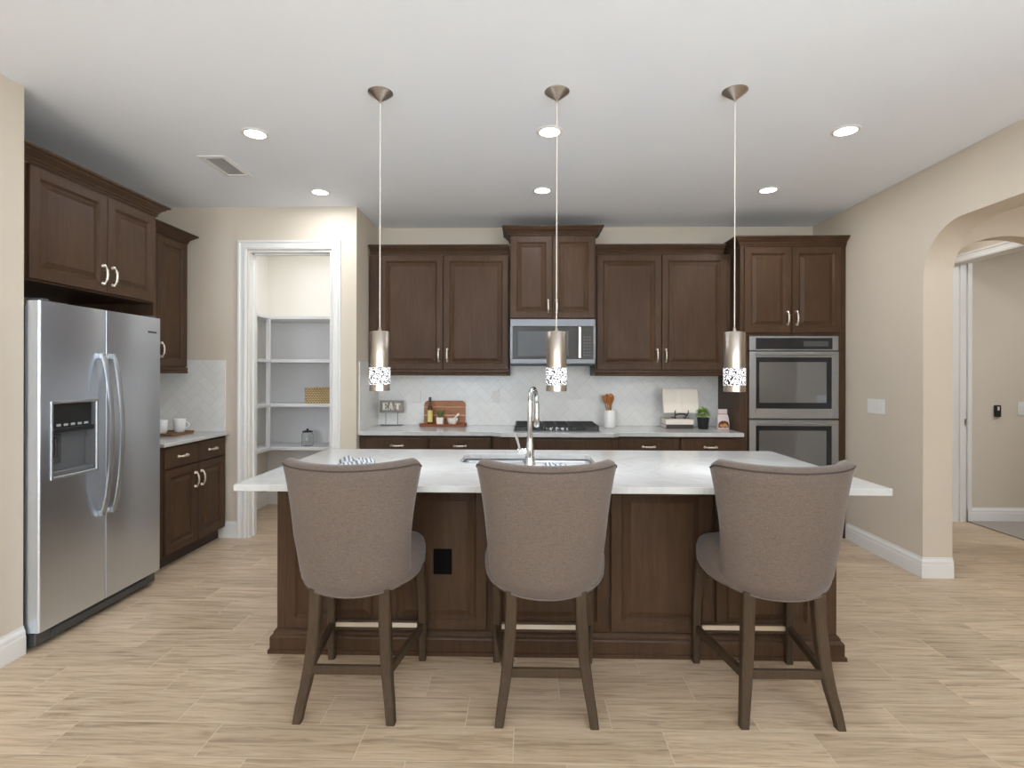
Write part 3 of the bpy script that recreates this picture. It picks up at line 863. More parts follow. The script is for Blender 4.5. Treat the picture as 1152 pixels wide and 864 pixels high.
# faucet
t = thing('faucet', 'tall chrome pull-down faucet standing in front of the island sink', 'faucet', (.032, 2.952, .9145))
bx, by = .032, 2.952
MB().lathe([(.031, 0), (.031, .006), (.027, .012), (.0255, .05), (.022, .09), (.018, .125), (.0165, .15), (.0165, .158)], (bx, by, .9145), 24).build('base', M['chrome'], t, smooth=40)
pts = [(bx, by, 1.073), (bx, by, 1.16), (bx, by, 1.24)]
ux, uy = .24, .97
for i in range(1, 15):
    a = PI * i / 14; pts.append((bx + ux * .085 * (1 - math.cos(a)), by + uy * .085 * (1 - math.cos(a)), 1.24 + .085 * math.sin(a)))
e = pts[-1]
MB().tube(pts, .0135, 14).build('spout', M['chrome'], t, smooth=60)
MB().tube([e, (e[0], e[1], 1.20), (e[0], e[1], 1.17), (e[0], e[1], 1.12), (e[0], e[1], 1.105)], [.0138, .0145, .0155, .019, .016], 16).build('spray_head', M['chrome'], t, smooth=50)
h = MB().tube([(bx - .015, by, .985), (bx - .045, by, .985), (bx - .066, by, .985), (bx - .07, by, .985)], [.017, .0185, .0185, .014], 16).build('handle_hub', M['chrome'], t, smooth=50)
MB().tube([(bx - .056, by, .992), (bx - .060, by - .001, 1.02), (bx - .068, by - .002, 1.05), (bx - .077, by - .002, 1.082)], [.0070, .0062, .0075, .0085], 12).build('handle', M['chrome'], h, smooth=60)

# ------------------------------------------------------------------ bar stools
def make_stool():
    t = thing('bar_stool', '', 'bar stool', (0, 0, 0), 0, 'bar stools at the island')
    # seat cushion
    def outline(ins, n=40):
        pts = []
        for i in range(n):
            a = 2 * PI * i / n
            c, s = math.cos(a), math.sin(a)
            if s >= 0:
                e = 2 / 4.2; hx = .266; fy = .232
            else:
                e = 2 / 2.6; hx = .266; fy = .226
            x = math.copysign(abs(c) ** e, c) * (hx - ins); y = math.copysign(abs(s) ** e, s) * (fy - ins)
            if y < 0: x *= 1 - .10 * min(1, -y / .22)
            pts.append((x, y + .0))
        return pts
    L = []
    for ins, z in ((.060, .512), (.030, .514), (.012, .522), (.003, .540), (0, .570), (.001, .605), (.008, .632), (.022, .648), (.055, .660), (.11, .667), (.19, .671)):
        L.append([(x, y, z + .010 * max(0, -y / .23) * -1) for x, y in outline(ins)])
    MB().loft(L).build('seat', M['fabric'], t, smooth=60, local=True)
    # wrapped back: outer and inner skins of a barrel shell
    nu, nv = 20, 10
    A = math.radians(84)
    def surf(s, v, inner):
        zb = .497 + .036 * s * s; zt = 1.024 + .016 * abs(s) ** 1.5 - .022 * max(0, (abs(s) - .80) / .20) ** 2
        z = zb + (zt - zb) * v
        tt = (z - .497) / .531
        w = .240 + .054 * tt ** 2.2
        yc = -.243 - .012 * tt - .070 * tt ** 1.4
        yf = -.065 - .085 * min(1, tt / .45) ** .8 + .010 * max(0, tt - .45)
        w -= .024 * max(0, 1 - tt / .14) ** 2
        yc += .012 * max(0, 1 - tt / .10) ** 2
        D = yf - yc
        th = .060 if inner else 0
        x = (w - th * .92) * math.sin(s * A) / math.sin(A)
        y = yc + th + (D - th * .5) * (1 - math.cos(s * A)) / (1 - math.cos(A))
        return x, y, z
    S = [-1 + 2 * i / nu for i in range(nu + 1)]; V = [j / nv for j in range(nv + 1)]
    loops = []       # each loop is a closed section (at one s): up the outside, over the rim, down the inside
    for s in S:
        o = [Vector(surf(s, v, False)) for v in V]; i_ = [Vector(surf(s, v, True)) for v in V]
        mid_t = (o[-1] + i_[-1]) / 2 + Vector((0, 0, .024)); mid_b = (o[0] + i_[0]) / 2 + Vector((0, 0, -.004))
        q1 = o[-1].lerp(i_[-1], .14) + Vector((0, 0, .015)); q2 = o[-1].lerp(i_[-1], .86) + Vector((0, 0, .015))
        loops.append(o + [q1, mid_t, q2] + i_[::-1] + [mid_b])
    n = len(loops[0])
    def endcap(lp, outw):
        c = [Vector(p) for p in lp]
        # pull the end edge to a rounded nose
        oo = c[:nv + 1]; ii = c[nv + 4:nv + 4 + nv + 1][::-1]
        res = []
        for k in range(nv + 1):
            m_ = (oo[k] + ii[k]) / 2; sp = .35
            res.append((m_ + (oo[k] - m_) * .55 + Vector((0, outw, 0)), m_ + (ii[k] - m_) * .55 + Vector((0, outw, 0))))
        top = [res[-1][0] + Vector((0, 0, .010)), (res[-1][0] + res[-1][1]) / 2 + Vector((0, 0, .014)), res[-1][1] + Vector((0, 0, .010))]
        return [r_[0] for r_ in res] + top + [r_[1] for r_ in res][::-1] + [(res[0][0] + res[0][1]) / 2]
    full = [endcap(loops[0], .016)] + loops + [endcap(loops[-1], .016)]
    bk = MB().loft([[tuple(p) for p in L_] for L_ in full]).build('backrest', M['fabric'], t, smooth=75, local=True)
    # welts: along the outer top edge and the outer bottom edge
    pts = [Vector(surf(s, 1, False)) + Vector((0, -.001, .001)) for s in S]
    MB().tube(pts, .0034, 6).build('piping', M['piping'], bk, smooth=60, local=True)
    pts = [Vector(surf(s, 0, False)) + Vector((0, -.001, 0)) for s in S]
    MB().tube(pts, .0030, 6).build('piping', M['fabric'], bk, smooth=60, local=True)
    # legs
    def leg(secs):
        L_ = []
        for x, y, z, w in secs:
            h = w / 2; b = h * .25
            L_.append([(x - h + b, y - h, z), (x + h - b, y - h, z), (x + h, y - h + b, z), (x + h, y + h - b, z), (x + h - b, y + h, z), (x - h + b, y + h, z), (x - h, y + h - b, z), (x - h, y - h + b, z)])
        return MB().loft(L_)
    for sx in (-1, 1):
        leg([(sx * .225, .243, 0, .032), (sx * .225, .241, .06, .034), (sx * .224, .238, .30, .040), (sx * .222, .205, .525, .044)][0:3] + [(sx * .222, .200, .52, .044)]).build('leg', M['legwood'], t, smooth=40, local=True)
        leg([(sx * .190, -.247, 0, .035), (sx * .182, -.233, .06, .038), (sx * .170, -.212, .13, .041), (sx * .158, -.192, .22, .045), (sx * .148, -.176, .34, .048), (sx * .142, -.168, .515, .050)]).build('leg', M['legwood'], t, smooth=40, local=True)
    MB().box(-.146, -.212, .172, .146, -.190, .208, .003).build('stretcher', M['legwood'], t, local=True)
    for sx in (-1, 1):
        a = Vector((sx * .223, .222, .170)); b = Vector((sx * .166, -.190, .180))
        d = (b - a); px = Vector((-d.y, d.x, 0)).normalized() * .010
        L_ = []
        for p in (a, b):
            L_.append([tuple(p - px + Vector((0, 0, -.017))), tuple(p + px + Vector((0, 0, -.017))), tuple(p + px + Vector((0, 0, .017))), tuple(p - px + Vector((0, 0, .017)))])
        MB().loft(L_).build('stretcher', M['legwood'], t, local=True)
    fr = MB().box(-.206, .226, .150, .206, .250, .186, .003).build('footrest', M['legwood'], t, local=True)
    MB().box(-.200, .2235, .186, .200, .2525, .1885).box(-.200, .2235, .166, .200, .2258, .1865).build('kick_plate', M['nickel'], fr, local=True)
    return t
st = make_stool()
st.location = (-.722, 2.410, 0); st['label'] = 'taupe upholstered bar stool in front of the dark outlet, leftmost of three at the island'
dup(st, (.093, 2.408, 0), 'taupe upholstered bar stool in front of the faucet, middle one at the island')
dup(st, (1.069, 2.424, 0), 'taupe upholstered bar stool nearest the arched opening, rightmost of three at the island')

# ------------------------------------------------------------------ pendants
def make_pendant():
    t = thing('pendant_light', '', 'pendant light', (0, 0, 0), 0, 'pendants over the island')
    MB().lathe([(.063, 0), (.063, -.004), (.058, -.008), (.035, -.026), (.012, -.042), (.006, -.048), (.005, -.056)], (0, 0, ZC - .0005), 28).build('canopy', M['pend_metal'], t, smooth=30, local=True)
    MB().tube([(0, 0, ZC - .05), (0, 0, 1.634)], .0028, 8).build('cord', M['cable'], t, smooth=60, local=True)
    MB().lathe([(.004, 1.646), (.007, 1.640), (.009, 1.628), (.048, 1.622), (.0505, 1.619), (.0505, 1.443), (.0505, 1.440)], (0, 0, 0), 36).build('upper_shade', M['pend_metal'], t, smooth=40, local=True)
    MB().lathe([(.0515, 1.441), (.0535, 1.440), (.0535, 1.354), (.0515, 1.353)], (0, 0, 0), 36).build('lattice_shade', M['lattice'], t, smooth=40, local=True)
    m = MB().lathe([(.0525, 1.354), (.0525, 1.322), (.0500, 1.322), (.0500, 1.352)], (0, 0, 0), 36, cap=False)
    m.build('bottom_ring', M['pend_metal'], t, smooth=40, local=True)
    MB().lathe([(.0498, 1.330), (.0498, 1.334), (.02, 1.3345)], (0, 0, 0), 32).build('diffuser', M['lens'], t, local=True)
    return t
pd = make_pendant(); pd.location = (-.735, 2.735, 0); pd['label'] = 'nickel pendant with glowing lattice band, hanging in front of the left wall cabinet'
dup(pd, (.163, 2.742, 0), 'nickel pendant with glowing lattice band, hanging in front of the microwave')
dup(pd, (1.061, 2.752, 0), 'nickel pendant with glowing lattice band, hanging beside the double oven')
for x, y in ((-.735, 2.735), (.163, 2.742), (1.061, 2.752)):
    area('pendant_lamp', (x, y, 1.318), (0, 0, 0), .09, .09, 2.5, CAN_COL, 'DISK')

# ------------------------------------------------------------------ recessed downlights and vent
def make_can():
    t = thing('recessed_downlight', '', 'downlight', (0, 0, 0), 0, 'recessed ceiling lights')
    MB().lathe([(.060, -.0005), (.078, -.0005), (.078, -.004), (.066, -.008), (.060, -.006)], (0, 0, 0), 32, cap=False).build('trim_ring', M['trim'], t, smooth=40, local=True)
    MB().lathe([(.0600, -.0008), (.0600, -.005), (.02, -.0055)], (0, 0, 0), 32).build('lens', M['lens'], t, local=True)
    return t
cans = [(-1.607, 3.187, 'left end of the nearer row, beside the air vent'), (.147, 3.192, 'nearer row, beside the middle pendant cord'), (1.880, 3.209, 'right end of the nearer row, towards the arched wall'),
        (-1.608, 4.215, 'farther row, just in front of the pantry door wall'), (.139, 4.205, 'farther row, in front of the cabinet over the microwave'), (1.883, 4.222, 'farther row, in front of the double oven cabinet')]
c0 = None
for x, y, w in cans:
    lb = 'lit round recessed ceiling light, ' + w
    if c0 is None:
        c0 = make_can(); c0.location = (x, y, ZC); c0['label'] = lb
    else: dup(c0, (x, y, ZC), lb)
    area('downlight_lamp', (x, y, ZC - .010), (0, 0, 0), .11, .11, CAN_POWER, CAN_COL, 'DISK')
for x, y in ((-1.3, -2.2), (1.5, -2.2)):
    area('downlight_lamp', (x, y, ZC - .010), (0, 0, 0), .11, .11, CAN_POWER, CAN_COL, 'DISK')
area('pantry_ceiling_lamp', (-2.1, 5.15, ZC - .03), (0, 0, 0), .3, .3, 5.5, (.95, .97, 1), 'DISK')
area('hall_ceiling_lamp', (3.55, 3.0, ZC - .02), (0, 0, 0), .2, .2, 5, (.92, .96, 1), 'DISK')  # fill lights added to brighten the hall, no fixture modelled
area('hall_ceiling_lamp', (3.55, 4.8, ZC - .02), (0, 0, 0), .2, .2, 4, (.92, .96, 1), 'DISK')
area('room_ceiling_lamp', (5.4, 3.8, ZC - .02), (0, 0, 0), .3, .3, 24, (.92, .96, 1), 'DISK')

t = thing('air_vent', 'white rectangular air vent in the ceiling over the refrigerator aisle', 'air vent', (-2.05, 3.68, ZC))
m = MB(); x0, x1, y0, y1 = -2.155, -1.965, 3.50, 3.86
L = []
for i, z in ((0, ZC - .0005), (.002, ZC - .006), (.030, ZC - .010), (.032, ZC - .0005)):
    L.append([(x0 + i, y0 + i, z), (x1 - i, y0 + i, z), (x1 - i, y1 - i, z), (x0 + i, y1 - i, z)])
m.loft(L, cap=False); m.build('frame', M['trim'], t)
m = MB().box(x0 + .03, y0 + .03, ZC - .003, x1 - .03, y1 - .03, ZC - .0008); m.build('vent_backing', M['steel_dark'], t)
m = MB()
for k in range(9):
    x = x0 + .034 + k * .0142
    m.loft([[(x, y, ZC - .0032), (x + .002, y, ZC - .0032), (x + .0128, y, ZC - .0058), (x + .0108, y, ZC - .0062)] for y in (y0 + .031, y1 - .031)])
m.build('slats', M['trim'], t)

# ------------------------------------------------------------------ pantry shelving and what stands on it
t = thing('pantry_shelves', 'white built-in pantry shelves seen through the pantry doorway', 'shelving', (-2.2, 5.6, 0))
zsh = [1.995, 1.556, 1.107, .667]
for z in zsh:
    MB().box(-2.565, 5.42, z - .032, -1.558, 5.798, z, .002).build('shelf', M['shelf_white'], t)
    MB().box(-2.778, 4.95, z - .032, -2.566, 5.798, z, .002).build('shelf', M['shelf_white'], t)
MB().box(-2.605, 5.395, .632, -2.567, 5.419, 1.995, .002).build('post', M['shelf_white'], t)
MB().box(-2.776, 5.790, .20, -1.56, 5.7985, 1.96).build('back_panel', M['shelf_white'], t)
t = thing('wicker_basket', 'straw-coloured wicker basket on the pantry shelf', 'basket', (-2.10, 5.56, 1.1075))
L = []
for i, z in ((.012, 0), (.004, .02), (0, .10), (0, .150), (-.003, .158), (.006, .160), (.010, .150), (.012, .03)):
    L.append([(x, y, 1.1078 + z) for x, y in rrect(-2.24 + i, 5.45 + i, -1.96 - i, 5.70 - i, .03, 4)])
MB().loft(L).build('basket_body', M['wicker'], t, smooth=50)
h = MB().tube([(-2.15, 5.444, 1.235), (-2.15, 5.438, 1.262), (-2.10, 5.436, 1.272), (-2.05, 5.438, 1.262), (-2.05, 5.444, 1.235)], .006, 8)
h.build('handle', M['wicker'], t, smooth=60)
t = thing('glass_jar', 'clear glass jar with black clamp lid on the lowest visible pantry shelf', 'jar', (-2.235, 5.53, .6675))
MB().lathe([(.050, 0), (.056, .004), (.058, .02), (.058, .115), (.048, .132), (.046, .140), (.043, .140), (.045, .128), (.054, .112), (.054, .02), (.05, .008)], (-2.235, 5.53, .6678), 28).build('jar_body', M['glass'], t, smooth=50)
l_ = MB().lathe([(.050, 0), (.052, .003), (.052, .010), (.030, .016), (.012, .018)], (-2.235, 5.53, .8083), 24).build('lid', M['black'], t, smooth=40)
MB().lathe([(.009, 0), (.013, .008), (.010, .018), (.003, .02)], (-2.235, 5.53, .826), 16).build('knob', M['black'], l_, smooth=40)

# ------------------------------------------------------------------ switches, outlets, hall device
def plate(name, label, cat, org, ax, w, h, rockers, mat='plate_white', group=None):
    """flat plate on a wall; ax 'x-': faces -x, 'y-': faces -y"""
    t = thing(name, label, cat, org, 0, group)
    def B(u0, v0, u1, v1, d0, d1, b=.001):
        m = MB(); X, Y, Z = org
        if ax == 'y-': m.box(X + u0, Y - d1, Z + v0, X + u1, Y - d0, Z + v1, b)
        else: m.box(X - d1, Y - u1, Z + v0, X - d0, Y - u0, Z + v1, b)
        return m
    B(-w / 2, -h / 2, w / 2, h / 2, .0005, .006, .002).build('cover_plate', M[mat], t)
    for u in rockers:
        B(u - .017, -.033, u + .017, .033, .006, .0085).build('rocker', M[mat], t)
    return t
plate('light_switch', 'white four-gang light switch on the right wall beside the oven cabinet', 'light switch', (XR, 4.325, 1.162), 'x-', .210, .117, (-.069, -.023, .023, .069))
plate('light_switch', 'white light switch on the far wall beyond the hall doorway', 'light switch', (4.80, 5.30, 1.092), 'y-', .125, .127, (-.022, .022))
t = thing('wall_remote', 'small black remote in its holder on the far wall beyond the hall', 'remote', (4.54, 5.30, 1.06))
MB().loft([[(x, y, z) for x, z in rrect(4.515, 1.01, 4.565, 1.125, .012)] for y in (5.2995, 5.280, 5.276)]).build('remote_body', M['black'], t, smooth=40)
MB().box(4.530, 5.2735, 1.075, 4.548, 5.2758, 1.11, .001).build('button', M['plate_white'], t)
G_OUT = 'outlets in the back tile'
plate('electrical_outlet', 'white outlet in the back tile between the EAT sign and the cutting board', 'outlet', (-1.045, YB - .0105, 1.19), 'y-', .075, .117, (0,), group=G_OUT)
plate('electrical_outlet', 'white outlet in the back tile just left of the faucet, above the cooktop corner', 'outlet', (-.275, YB - .0105, 1.19), 'y-', .075, .117, (0,), group=G_OUT)

# ------------------------------------------------------------------ things on the back countertop
ZT = .9145
# EAT sign
t = thing('tabletop_sign', 'grey wooden EAT sign on a wire stand', 'sign', (-1.275, 5.19, ZT))
x0, x1, z0, z1 = -1.392, -1.164, 1.036, 1.156
b = MB().box(x0, 5.185, z0, x1, 5.197, z1, .002).build('sign_board', M['sign_wood'], t)
m = MB(); q = .014
m.box(x0, 5.178, z0, x1, 5.186, z0 + q, .001).box(x0, 5.178, z1 - q, x1, 5.186, z1, .001).box(x0, 5.178, z0 + q, x0 + q, 5.186, z1 - q, .001).box(x1 - q, 5.178, z0 + q, x1, 5.186, z1 - q, .001)
m.build('sign_frame', M['sign_wood'], b)
def letters(ch, x, z, h, w, yb):
    m = MB(); s = h * .25; y0, y1 = yb - .008, yb; e = h * .13
    if ch == 'E':
        m.box(x + .25 * s, y0, z, x + .25 * s + s, y1, z + h)
        m.box(x, y0, z, x + w, y1, z + e); m.box(x, y0, z + h - e, x + w, y1, z + h); m.box(x + s, y0, z + h * .5 - e / 2, x + w * .72, y1, z + h * .5 + e / 2)
        m.box(x + w - e, y0, z, x + w, y1, z + h * .3); m.box(x + w - e, y0, z + h * .7, x + w, y1, z + h); m.box(x + w * .72 - e * .6, y0, z + h * .38, x + w * .72, y1, z + h * .62)
    if ch == 'A':
        m.prism_y([(x + w * .04, z), (x + w * .04 + e * 1.1, z), (x + w * .5, z + h * .80), (x + w * .56, z + h), (x + w * .42, z + h)], y0, y1)
        m.prism_y([(x + w * .96 - s, z), (x + w * .96, z), (x + w * .60, z + h), (x + w * .42, z + h), (x + w * .46, z + h * .86)], y0, y1)
        m.box(x + w * .22, y0, z + h * .28, x + w * .74, y1, z + h * .28 + e)
        m.box(x - w * .05, y0, z, x + w * .27, y1, z + e * .9); m.box(x + w * .62, y0, z, x + w * 1.06, y1, z + e * .9)
    if ch == 'T':
        m.box(x + w / 2 - s / 2, y0, z, x + w / 2 + s / 2, y1, z + h); m.box(x, y0, z + h - e, x + w, y1, z + h)
        m.box(x, y0, z + h * .70, x + e, y1, z + h); m.box(x + w - e, y0, z + h * .70, x + w, y1, z + h); m.box(x + w * .25, y0, z, x + w * .75, y1, z + e * .9)
    return m
for ch, x in (('E', -1.366), ('A', -1.308), ('T', -1.244)):
    letters(ch, x, 1.058, .078, .052, 5.1848).build('letter', M['letter'], b)
m = MB()
for x in (-1.335, -1.220): m.tube([(x, 5.191, .922), (x, 5.191, 1.04)], .0028, 8)
m.box(-1.385, 5.165, .9148, -1.17, 5.215, .922, .002)
m.build('wire_stand', M['wire'], t)

# cutting board leaning on the tiles, with the tray group in front
t = tag(None or MB().build('x', M['board']) if False else bpy.data.objects.new('cutting_board', None), 'rounded acacia cutting board leaning on the tiles behind the small tray', 'cutting board')
C.objects.link(t); t.location = (-.77, 5.205, ZT)
pr = []
for x, y in rrect(-.200, 0, .200, .232, .035, 5):
    yy = y + (.012 * (1 - (x / .2) ** 2) if y > .12 else 0)
    pr.append((x, yy))
m = MB().loft([[(x * sc_, dy, .004 + z) for x, z in pr] for dy, sc_ in ((0, .985), (.003, 1), (.015, 1), (.018, .985))])
o = m.build('board', M['board'], t, smooth=30, local=True); o.rotation_euler = (math.radians(-8), 0, 0)
t = thing('serving_tray', 'low reddish wood tray holding the oil bottle, plant and mortar', 'tray', (-.77, 5.12, ZT))
m = MB().box(-.970, 5.075, .9165, -.570, 5.175, .926, .002)
m.box(-.980, 5.070, .9150, -.560, 5.078, .938, .002).box(-.980, 5.172, .9150, -.560, 5.180, .938, .002).box(-.986, 5.070, .9150, -.978, 5.180, .938, .002).box(-.562, 5.070, .9150, -.554, 5.180, .938, .002)
m.build('tray_body', M['tray_red'], t)
for x in (-.990, -.556): MB().tube([(x - .006, 5.10, .934), (x, 5.125, .946), (x + .006, 5.15, .934)], .004, 8).build('handle', M['tray_red'], t, smooth=60)
t = thing('oil_bottle', 'amber oil bottle with pale yellow label and dark cap, left on the tray', 'bottle', (-.895, 5.125, .9265))
MB().lathe([(.022, 0), (.024, .004), (.024, .150), (.020, .172), (.011, .190), (.010, .226)], (-.895, 5.125, .9268), 20).build('bottle_glass', M['amber'], t, smooth=50)
MB().lathe([(.0128, .218), (.013, .262), (.010, .264)], (-.895, 5.125, .9268), 16).build('cap', M['dark_grey'], t, smooth=40)
MB().lathe([(.0243, .028), (.0246, .030), (.0246, .138), (.0243, .140)], (-.895, 5.125, .9268), 20, cap=False).build('label', M['yellow'], t, smooth=40)

def leaf_cluster(c, r, n, size, mat_, seed, up=.5, flat=1.0):
    rn = random.Random(seed); m = MB()
    for k in range(n):
        a = rn.uniform(0, 2 * PI); e = rn.uniform(up - .9, 1.3); rr = r * rn.uniform(.35, 1)
        d = Vector((math.cos(a) * math.cos(e), math.sin(a) * math.cos(e), math.sin(e) * flat)).normalized()
        p = Vector(c) + d * rr; L = size * rn.uniform(.7, 1.2); w = L * .33
        sd = d.cross(Vector((0, 0, 1)))
        if sd.length < .05: sd = Vector((1, 0, 0))
        sd.normalize(); nrm = sd.cross(d).normalized()
        tip = p + d * L - Vector((0, 0, L * .25))
        q = [p, p + d * L * .4 + sd * w + nrm * w * .3, tip, p + d * L * .4 - sd * w + nrm * w * .3, p + d * L * .42 - nrm * w * .15]
        m.add([tuple(v) for v in q], [(0, 1, 4), (1, 2, 4), (2, 3, 4), (3, 0, 4), (0, 4, 1)][:4])
    return m
def stems(c, r, n, seed, base):
    rn = random.Random(seed); m = MB()
    for k in range(n):
        a = rn.uniform(0, 2 * PI); q = rn.uniform(.2, .9) * r
        m.tube([(base[0] + .3 * q * math.cos(a), base[1] + .3 * q * math.sin(a), base[2]), (c[0] + q * math.cos(a), c[1] + q * math.sin(a), c[2] + r * rn.uniform(0, .5))], .0012, 5)
    return m
t = thing('potted_plant', 'small dusty-green plant in a square pale pot, in the middle of the tray', 'plant', (-.798, 5.125, .9265))
MB().loft([[(x, y, .9268 + z) for x, y in rrect(-.832 + i, 5.091 + i, -.764 - i, 5.159 - i, .006, 3)] for i, z in ((.004, 0), (0, .072), (.006, .072), (.008, .060))]).build('pot', M['stone'], t)
m = MB(); rn = random.Random(3)
for k in range(26):
    a = rn.uniform(0, 2 * PI); lean = rn.uniform(.01, .055); h = rn.uniform(.05, .105)
    bx_, by_ = -.798 + .012 * math.cos(a), 5.125 + .012 * math.sin(a)
    p0 = Vector((bx_, by_, .988)); p1 = Vector((bx_ + lean * .4 * math.cos(a), by_ + lean * .3 * math.sin(a), .988 + h * .6)); p2 = Vector((bx_ + lean * math.cos(a), by_ + lean * .6 * math.sin(a), .988 + h))
    s_ = Vector((-math.sin(a), math.cos(a), 0)) * .0042 + Vector((.002, 0, 0))
    m.add([tuple(p0 - s_ * .6), tuple(p0 + s_ * .6), tuple(p1 + s_), tuple(p1 - s_), tuple(p2)], [(0, 1, 2, 3), (3, 2, 4)])
m.build('foliage', M['leaf_dusty'], t)
t = thing('mortar', 'pale stone mortar with its pestle, right on the tray', 'mortar and pestle', (-.68, 5.125, .9265))
MB().lathe([(.026, 0), (.030, .004), (.036, .012), (.048, .034), (.050, .062), (.044, .064), (.040, .050), (.026, .022), (.01, .018)], (-.680, 5.125, .9268), 24).build('bowl', M['stone'], t, smooth=50)
MB().tube([(-.690, 5.125, .962), (-.672, 5.125, .982), (-.640, 5.125, 1.012), (-.626, 5.125, 1.026), (-.618, 5.125, 1.036)], [.011, .010, .008, .012, .006], 12).build('pestle', M['stone'], t, smooth=60)

# utensil crock
t = thing('utensil_crock', 'white cylindrical crock holding wooden utensils beside the cooktop', 'crock', (.805, 5.10, ZT))
MB().lathe([(.054, 0), (.057, .003), (.057, .158), (.055, .161), (.051, .159), (.051, .012), (.03, .010)], (.805, 5.10, ZT + .0003), 30).build('crock_body', M['ceramic'], t, smooth=50)
rn = random.Random(5)
for k, (dx, dy, tx, tz) in enumerate(((-.018, .0, -.052, .300), (-.006, .018, -.022, .312), (.008, -.012, .006, .318), (.016, .012, .024, .306), (.0, -.02, -.010, .290))):
    b0 = Vector((.805 + dx * .3, 5.10 + dy, ZT + .02)); e0 = Vector((.805 + tx, 5.10 + dy * 1.5, ZT + tz))
    d = (e0 - b0)
    m = MB().tube([b0, b0 + d * .72], .0055, 8)
    ends = []
    for s, w in ((.70, .006), (.76, .014), (.84, .021), (.93, .021), (.98, .014), (1.0, .005)):
        p = b0 + d * s
        ends.append([tuple(p + Vector((w * math.cos(q), .006 * math.sin(q), 0))) for q in [2 * PI * i / 10 for i in range(10)]])
    m.loft(ends)
    tag(m.build('wooden_utensil', M['spoon'], None, smooth=50), 'brown wooden spoons and spatulas standing in the white crock', 'utensil', 'utensils in the crock')

# cookbook on an easel on two books
def book(name, label, x0, x1, y0, y1, z0, h, cover, rot):
    t = thing(name, label, 'book', ((x0 + x1) / 2, (y0 + y1) / 2, z0), rot)
    w, d = (x1 - x0) / 2, (y1 - y0) / 2; c = .003
    MB().box(-w, -d, 0, w, d, c, .0008).box(-w, -d, h - c, w, d, h, .0008).box(-w, d - c, c, w, d, h - c).build('cover', M[cover], t, local=True)
    MB().box(-w + .004, -d + .004, c, w - .004, d - c, h - c).build('pages', M['paper'], t, local=True)
book('book', 'dark book lying at the bottom of the stack under the cookbook', 1.300, 1.548, 4.985, 5.165, ZT + .0005, .036, 'book_dark', PI + .03)
book('book', 'pale thick book lying on the dark book, under the cookbook easel', 1.302, 1.562, 4.990, 5.170, ZT + .037, .050, 'book_pink', -.02)
ZBK = ZT + .0875
t = thing('book_easel', 'small black metal easel holding the open cookbook', 'easel', (1.45, 5.08, ZBK))
m = MB()
for sx in (-1, 1):
    x = 1.45 + sx * .055
    m.tube([(x - sx * .012, 5.055, ZBK + .0045), (x - sx * .004, 5.040, ZBK + .022), (x, 5.020, ZBK + .036), (x + sx * .006, 5.009, ZBK + .054), (x + sx * .004, 5.004, ZBK + .078)], .0045, 8)
    m.tube([(x - sx * .012, 5.055, ZBK + .0045), (x, 5.15, ZBK + .0045)], .004, 8)
m.tube([(1.395, 5.030, ZBK + .032), (1.42, 5.034, ZBK + .042), (1.45, 5.036, ZBK + .044), (1.48, 5.034, ZBK + .042), (1.505, 5.030, ZBK + .032)], .006, 8)
m.tube([(1.45, 5.036, ZBK + .044), (1.45, 5.074, ZBK + .046), (1.45, 5.118, ZBK + .19)], .004, 8)
m.build('easel_frame', M['iron'], t, smooth=60)
t = thing('open_cookbook', 'open cookbook with blank cream pages standing on the black easel', 'book', (1.455, 5.04, ZBK + .054))
bz0 = ZBK + .0545
def leafpage(sx):
    L = []
    for i in range(9):
        u = i / 8; x = 1.455 + sx * u * .162; dy = .012 * math.sin(min(1, u * 2.2) * PI) * .5 - .010 * u - .006 * (1 - u)
        th = .010 * (1 - .5 * u)
        L.append((x, dy, th))
    m = MB(); loops = []
    for x, dy, th in L:
        loops.append([(x, 5.034 + dy, bz0), (x, 5.034 + dy + th, bz0), (x, 5.096 + dy + th, bz0 + .222), (x, 5.096 + dy, bz0 + .222)])
    return m.loft(loops)
leafpage(-1).build('pages', M['paper'], t, smooth=30); leafpage(1).build('pages', M['paper'], t, smooth=30)
m = MB()
for sx in (-1, 1):
    m.loft([[(1.455 + sx * u, 5.0455, bz0 - .002), (1.455 + sx * u, 5.0485, bz0 - .002), (1.455 + sx * u, 5.1105, bz0 + .225), (1.455 + sx * u, 5.1075, bz0 + .225)] for u in (.001, .166)])
m.build('cover', M['book_pink'], t)

# green plant in a black pot
t = thing('potted_plant', 'bright green plant in a black pot beside the cookbook', 'plant', (1.634, 4.97, ZT))
MB().lathe([(.040, 0), (.043, .003), (.053, .094), (.055, .096), (.055, .104), (.050, .104), (.048, .088)], (1.634, 4.97, ZT + .0003), 24).build('pot', M['black'], t, smooth=50)
MB().lathe([(.047, .0), (.047, .004), (.02, .006)], (1.634, 4.97, ZT + .086), 20).build('soil', M['toe'], t)
m = leaf_cluster((1.634, 4.97, 1.052), 0.050, 210, .030, M['leaf'], 11, .55, .9)
mm = stems((1.634, 4.97, 1.035), .05, 16, 4, (1.634, 4.97, 1.004))
m.add(mm.v, mm.f); m.build('foliage', M['leaf'], t)

